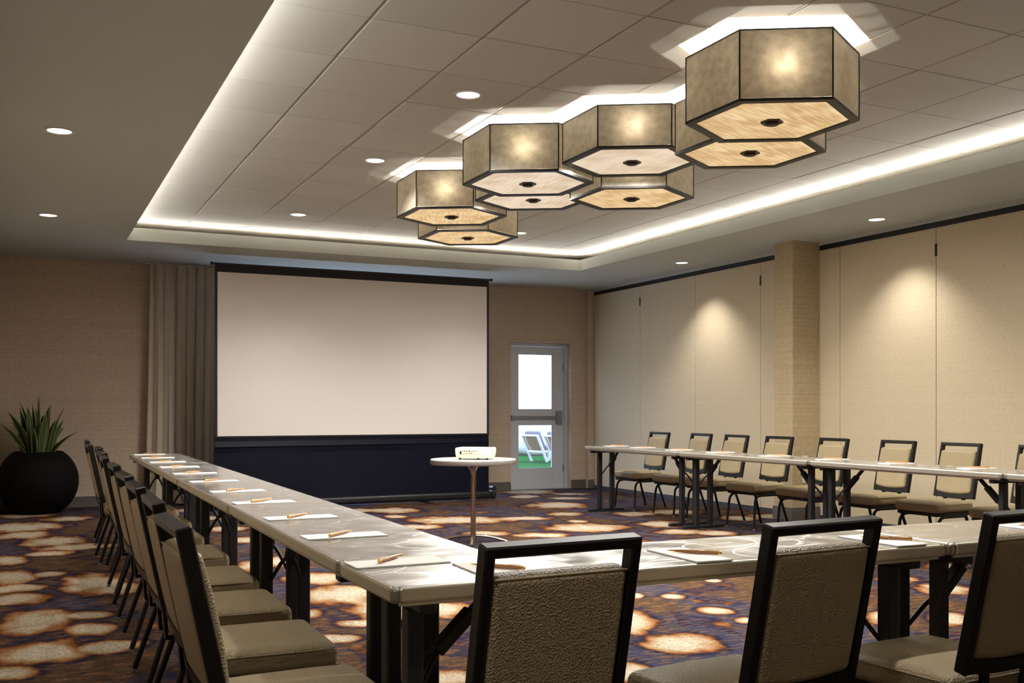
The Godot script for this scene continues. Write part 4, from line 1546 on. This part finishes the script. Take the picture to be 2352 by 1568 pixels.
func build_outside() -> void:
	var st := mb()
	slab(st, -14, 24, -0.25, -0.05, 17.4, 27.0)
	top_mesh("ground", st, M.turf, "bright green artificial turf on the terrace outside the door", "turf")
	st = mb()
	slab(st, -14, 24, -0.25, -0.045, BACK + 0.25, 17.4)  # unseen pale ground, added to bounce whitish daylight up onto the soffit
	top_mesh("bounce_strip", st, M.bounce_pale, "added pale ground strip, out of view, bouncing daylight up through the window", "bounce_strip")
	var w := structure("terrace_wall", "sunlit white terrace wall with a grey base beyond the turf", "wall")
	st = mb()
	slab(st, -14, 24, 0.3, 4.6, 26.0, 26.3)
	part("render", commit(st), M.terrace_white, w)
	st = mb()
	slab(st, -14, 24, -0.1, 0.3, 25.97, 26.3)
	part("base", commit(st), M.terrace_grey, w)
	var d := thing("daybed", "low rounded white daybed on the turf beside the terrace wall", "daybed", V(12.75, -0.05, 24.6))
	st = mb()
	rbox(st, Transform3D(Basis.IDENTITY, Vector3(0, 0.3, 0)), Vector3(1.6, 0.6, 1.5), 0.26, 8)
	part("shell", commit(st), M.lounge_white, d)
	st = mb()
	rbox(st, Transform3D(Basis.IDENTITY, Vector3(0, 0.63, 0)), Vector3(1.3, 0.12, 1.2), 0.05, 6)
	part("cushion", commit(st), M.lounge_white, d)
	for k in 2:
		var o := thing("lounge_chair", ["white slatted lounge chair on the turf, beside the terrace wall's base", "white slatted lounge chair on the turf, standing in front of the daybed"][k], "chair", V([11.05, 11.27][k], -0.05, [21.25, 20.55][k]), deg_to_rad(-78))
		o.scale = Vector3.ONE * 0.86
		var tall := 0.72
		# back leans away from the seat; the slats face the door
		for s in [-1.0, 1.0]:
			st = mb()
			bar(st, Vector3(s * 0.33, 0.0, 0.16), Vector3(s * 0.33, 0.30, 0.30), 0.07, 0.05, 0.004, Vector3.BACK)
			part("leg", commit(st), M.lounge_white, o)
			st = mb()
			bar(st, Vector3(s * 0.33, 0.28, 0.28), Vector3(s * 0.33, tall, 0.50), 0.07, 0.05, 0.004, Vector3.BACK)
			part("back_post", commit(st), M.lounge_white, o)
			st = mb()
			bar(st, Vector3(s * 0.33, 0.0, -0.45), Vector3(s * 0.33, 0.34, -0.42), 0.07, 0.05, 0.004, Vector3.BACK)
			part("leg", commit(st), M.lounge_white, o)
			st = mb()
			bar(st, Vector3(s * 0.33, 0.29, -0.45), Vector3(s * 0.33, 0.29, 0.30), 0.07, 0.05, 0.004)
			part("side_rail", commit(st), M.lounge_white, o)
		for q in [[0.28, 0.28], [tall, 0.50]]:
			st = mb()
			bar(st, Vector3(-0.36, q[0], q[1]), Vector3(0.36, q[0], q[1]), 0.06, 0.05, 0.004)
			part("back_rail", commit(st), M.lounge_white, o)
		for i in 9:
			var x := -0.27 + i * 0.0675
			st = mb()
			bar(st, Vector3(x, 0.29, 0.285), Vector3(x, tall - 0.01, 0.495), 0.035, 0.015, 0.002, Vector3.BACK)
			part("slat", commit(st), M.lounge_wood, o)
		st = mb()
		rbox(st, Transform3D(Basis.IDENTITY, Vector3(0, 0.38, -0.08)), Vector3(0.6, 0.14, 0.62), 0.05, 5)
		part("seat_cushion", commit(st), M.lounge_cushion, o)
		st = mb()
		rbox(st, Transform3D(Basis(Vector3.RIGHT, 0.45), Vector3(0, 0.62, 0.32)), Vector3(0.58, 0.46, 0.13), 0.05, 5)
		part("back_cushion", commit(st), M.lounge_cushion, o)

func build_outlets() -> void:
	for k in 2:
		var h: float = [0.455, 0.62][k]
		var o := thing("wall_outlet" if k == 0 else "wall_plate", ["white double power outlet low on the tan column", "plain white cover plate above the outlet on the tan column"][k], "outlet" if k == 0 else "wall plate", V(7.475, h, 8.385))
		part("cover", box_mesh(Vector3(0.072, 0.122, 0.006), 0.002, Vector3(0, 0, 0.003)), M.plastic_white, o)
		if k == 0:
			for s in [-1.0, 1.0]:
				var st := mb()
				bbox(st, Transform3D(Basis.IDENTITY, Vector3(0, s * 0.028, 0.0062)), Vector3(0.034, 0.03, 0.002), 0.001)
				var face := part("socket_face", commit(st), M.paper_edge, o)
				for x in [-0.007, 0.007]:
					part("slot", box_mesh(Vector3(0.003, 0.009, 0.001), 0.0, Vector3(x, s * 0.028 + 0.003, 0.0074)), M.slot_dark, face)
		else:
			for s in [-1.0, 1.0]:
				part("screw", box_mesh(Vector3(0.006, 0.006, 0.001), 0.0, Vector3(0, s * 0.045, 0.0064)), M.paper_edge, o)

func build_lights() -> void:
	var y := 3.077
	var o := 0.075
	cove_light("along the planter side", V(TRAY_L - o, y, TRAY_N + 0.05), V(TRAY_L - o, y, TRAY_B - 0.02), Vector3.RIGHT, COVE * 10.8)
	cove_light("along the folding partition", V(TRAY_R + o, y, TRAY_B - 0.02), V(TRAY_R + o, y, TRAY_N + 0.05), Vector3.LEFT, COVE * 10.8)
	cove_light("above the projection screen", V(TRAY_L + 0.02, y, TRAY_B + o), V(TRAY_R - 0.02, y, TRAY_B + o), Vector3.BACK, COVE * 5.4)
	cove_light("at the end facing the screen", V(TRAY_R - 0.02, y, TRAY_N - o), V(TRAY_L + 0.02, y, TRAY_N - o), Vector3.FORWARD, COVE * 5.4)
	var g := "round recessed downlights"
	for k in 4:
		var w: float = [10.25, 7.12, 3.98, 0.85][k]
		downlight(V(0.215, SOFFIT, w), "round downlight, %s from the curtain in the plain border beside the planter wall" % NTH[k], SPOT_SOFFIT, g)
		downlight(V(7.215, SOFFIT, w), "round downlight, %s from the door in the plain border along the partition" % NTH[k], SPOT_SOFFIT, g)
	for k in 4:
		var w: float = [10.353, 7.833, 5.943, 3.423][k]
		downlight(V(2.549, CEIL, w), "ceiling tile downlight, %s from the screen, planter side of the pendants" % NTH[k], SPOT_TILE, g)
		downlight(V(5.069, CEIL, w), "ceiling tile downlight, %s from the screen, partition side of the pendants" % NTH[k], SPOT_TILE, g)
	# pendants: plan position, height of the bottom above the camera, veneer, grain turn
	var P := [[3.712, 4.425, 1.588, 0, 0.35], [4.145, 5.150, 1.630, 0, 0.35], [3.715, 5.855, 1.679, 1, 1.7], [4.190, 6.610, 1.615, 2, 0.45], [3.275, 6.550, 1.630, 1, 1.5], [3.700, 7.300, 1.690, 1, 1.5], [3.290, 8.030, 1.646, 2, 1.1], [3.765, 8.790, 1.616, 2, 0.9]]
	for k in 8:
		var e: Array = P[k]
		var bottom: float = CAM_H + e[2]
		pendant(V(e[0], bottom, e[1]), CEIL - 0.052 - bottom, e[3], e[4], "hexagonal mica pendant lamp, %s of the cluster counted towards the screen, veneer underside" % NTH[k])
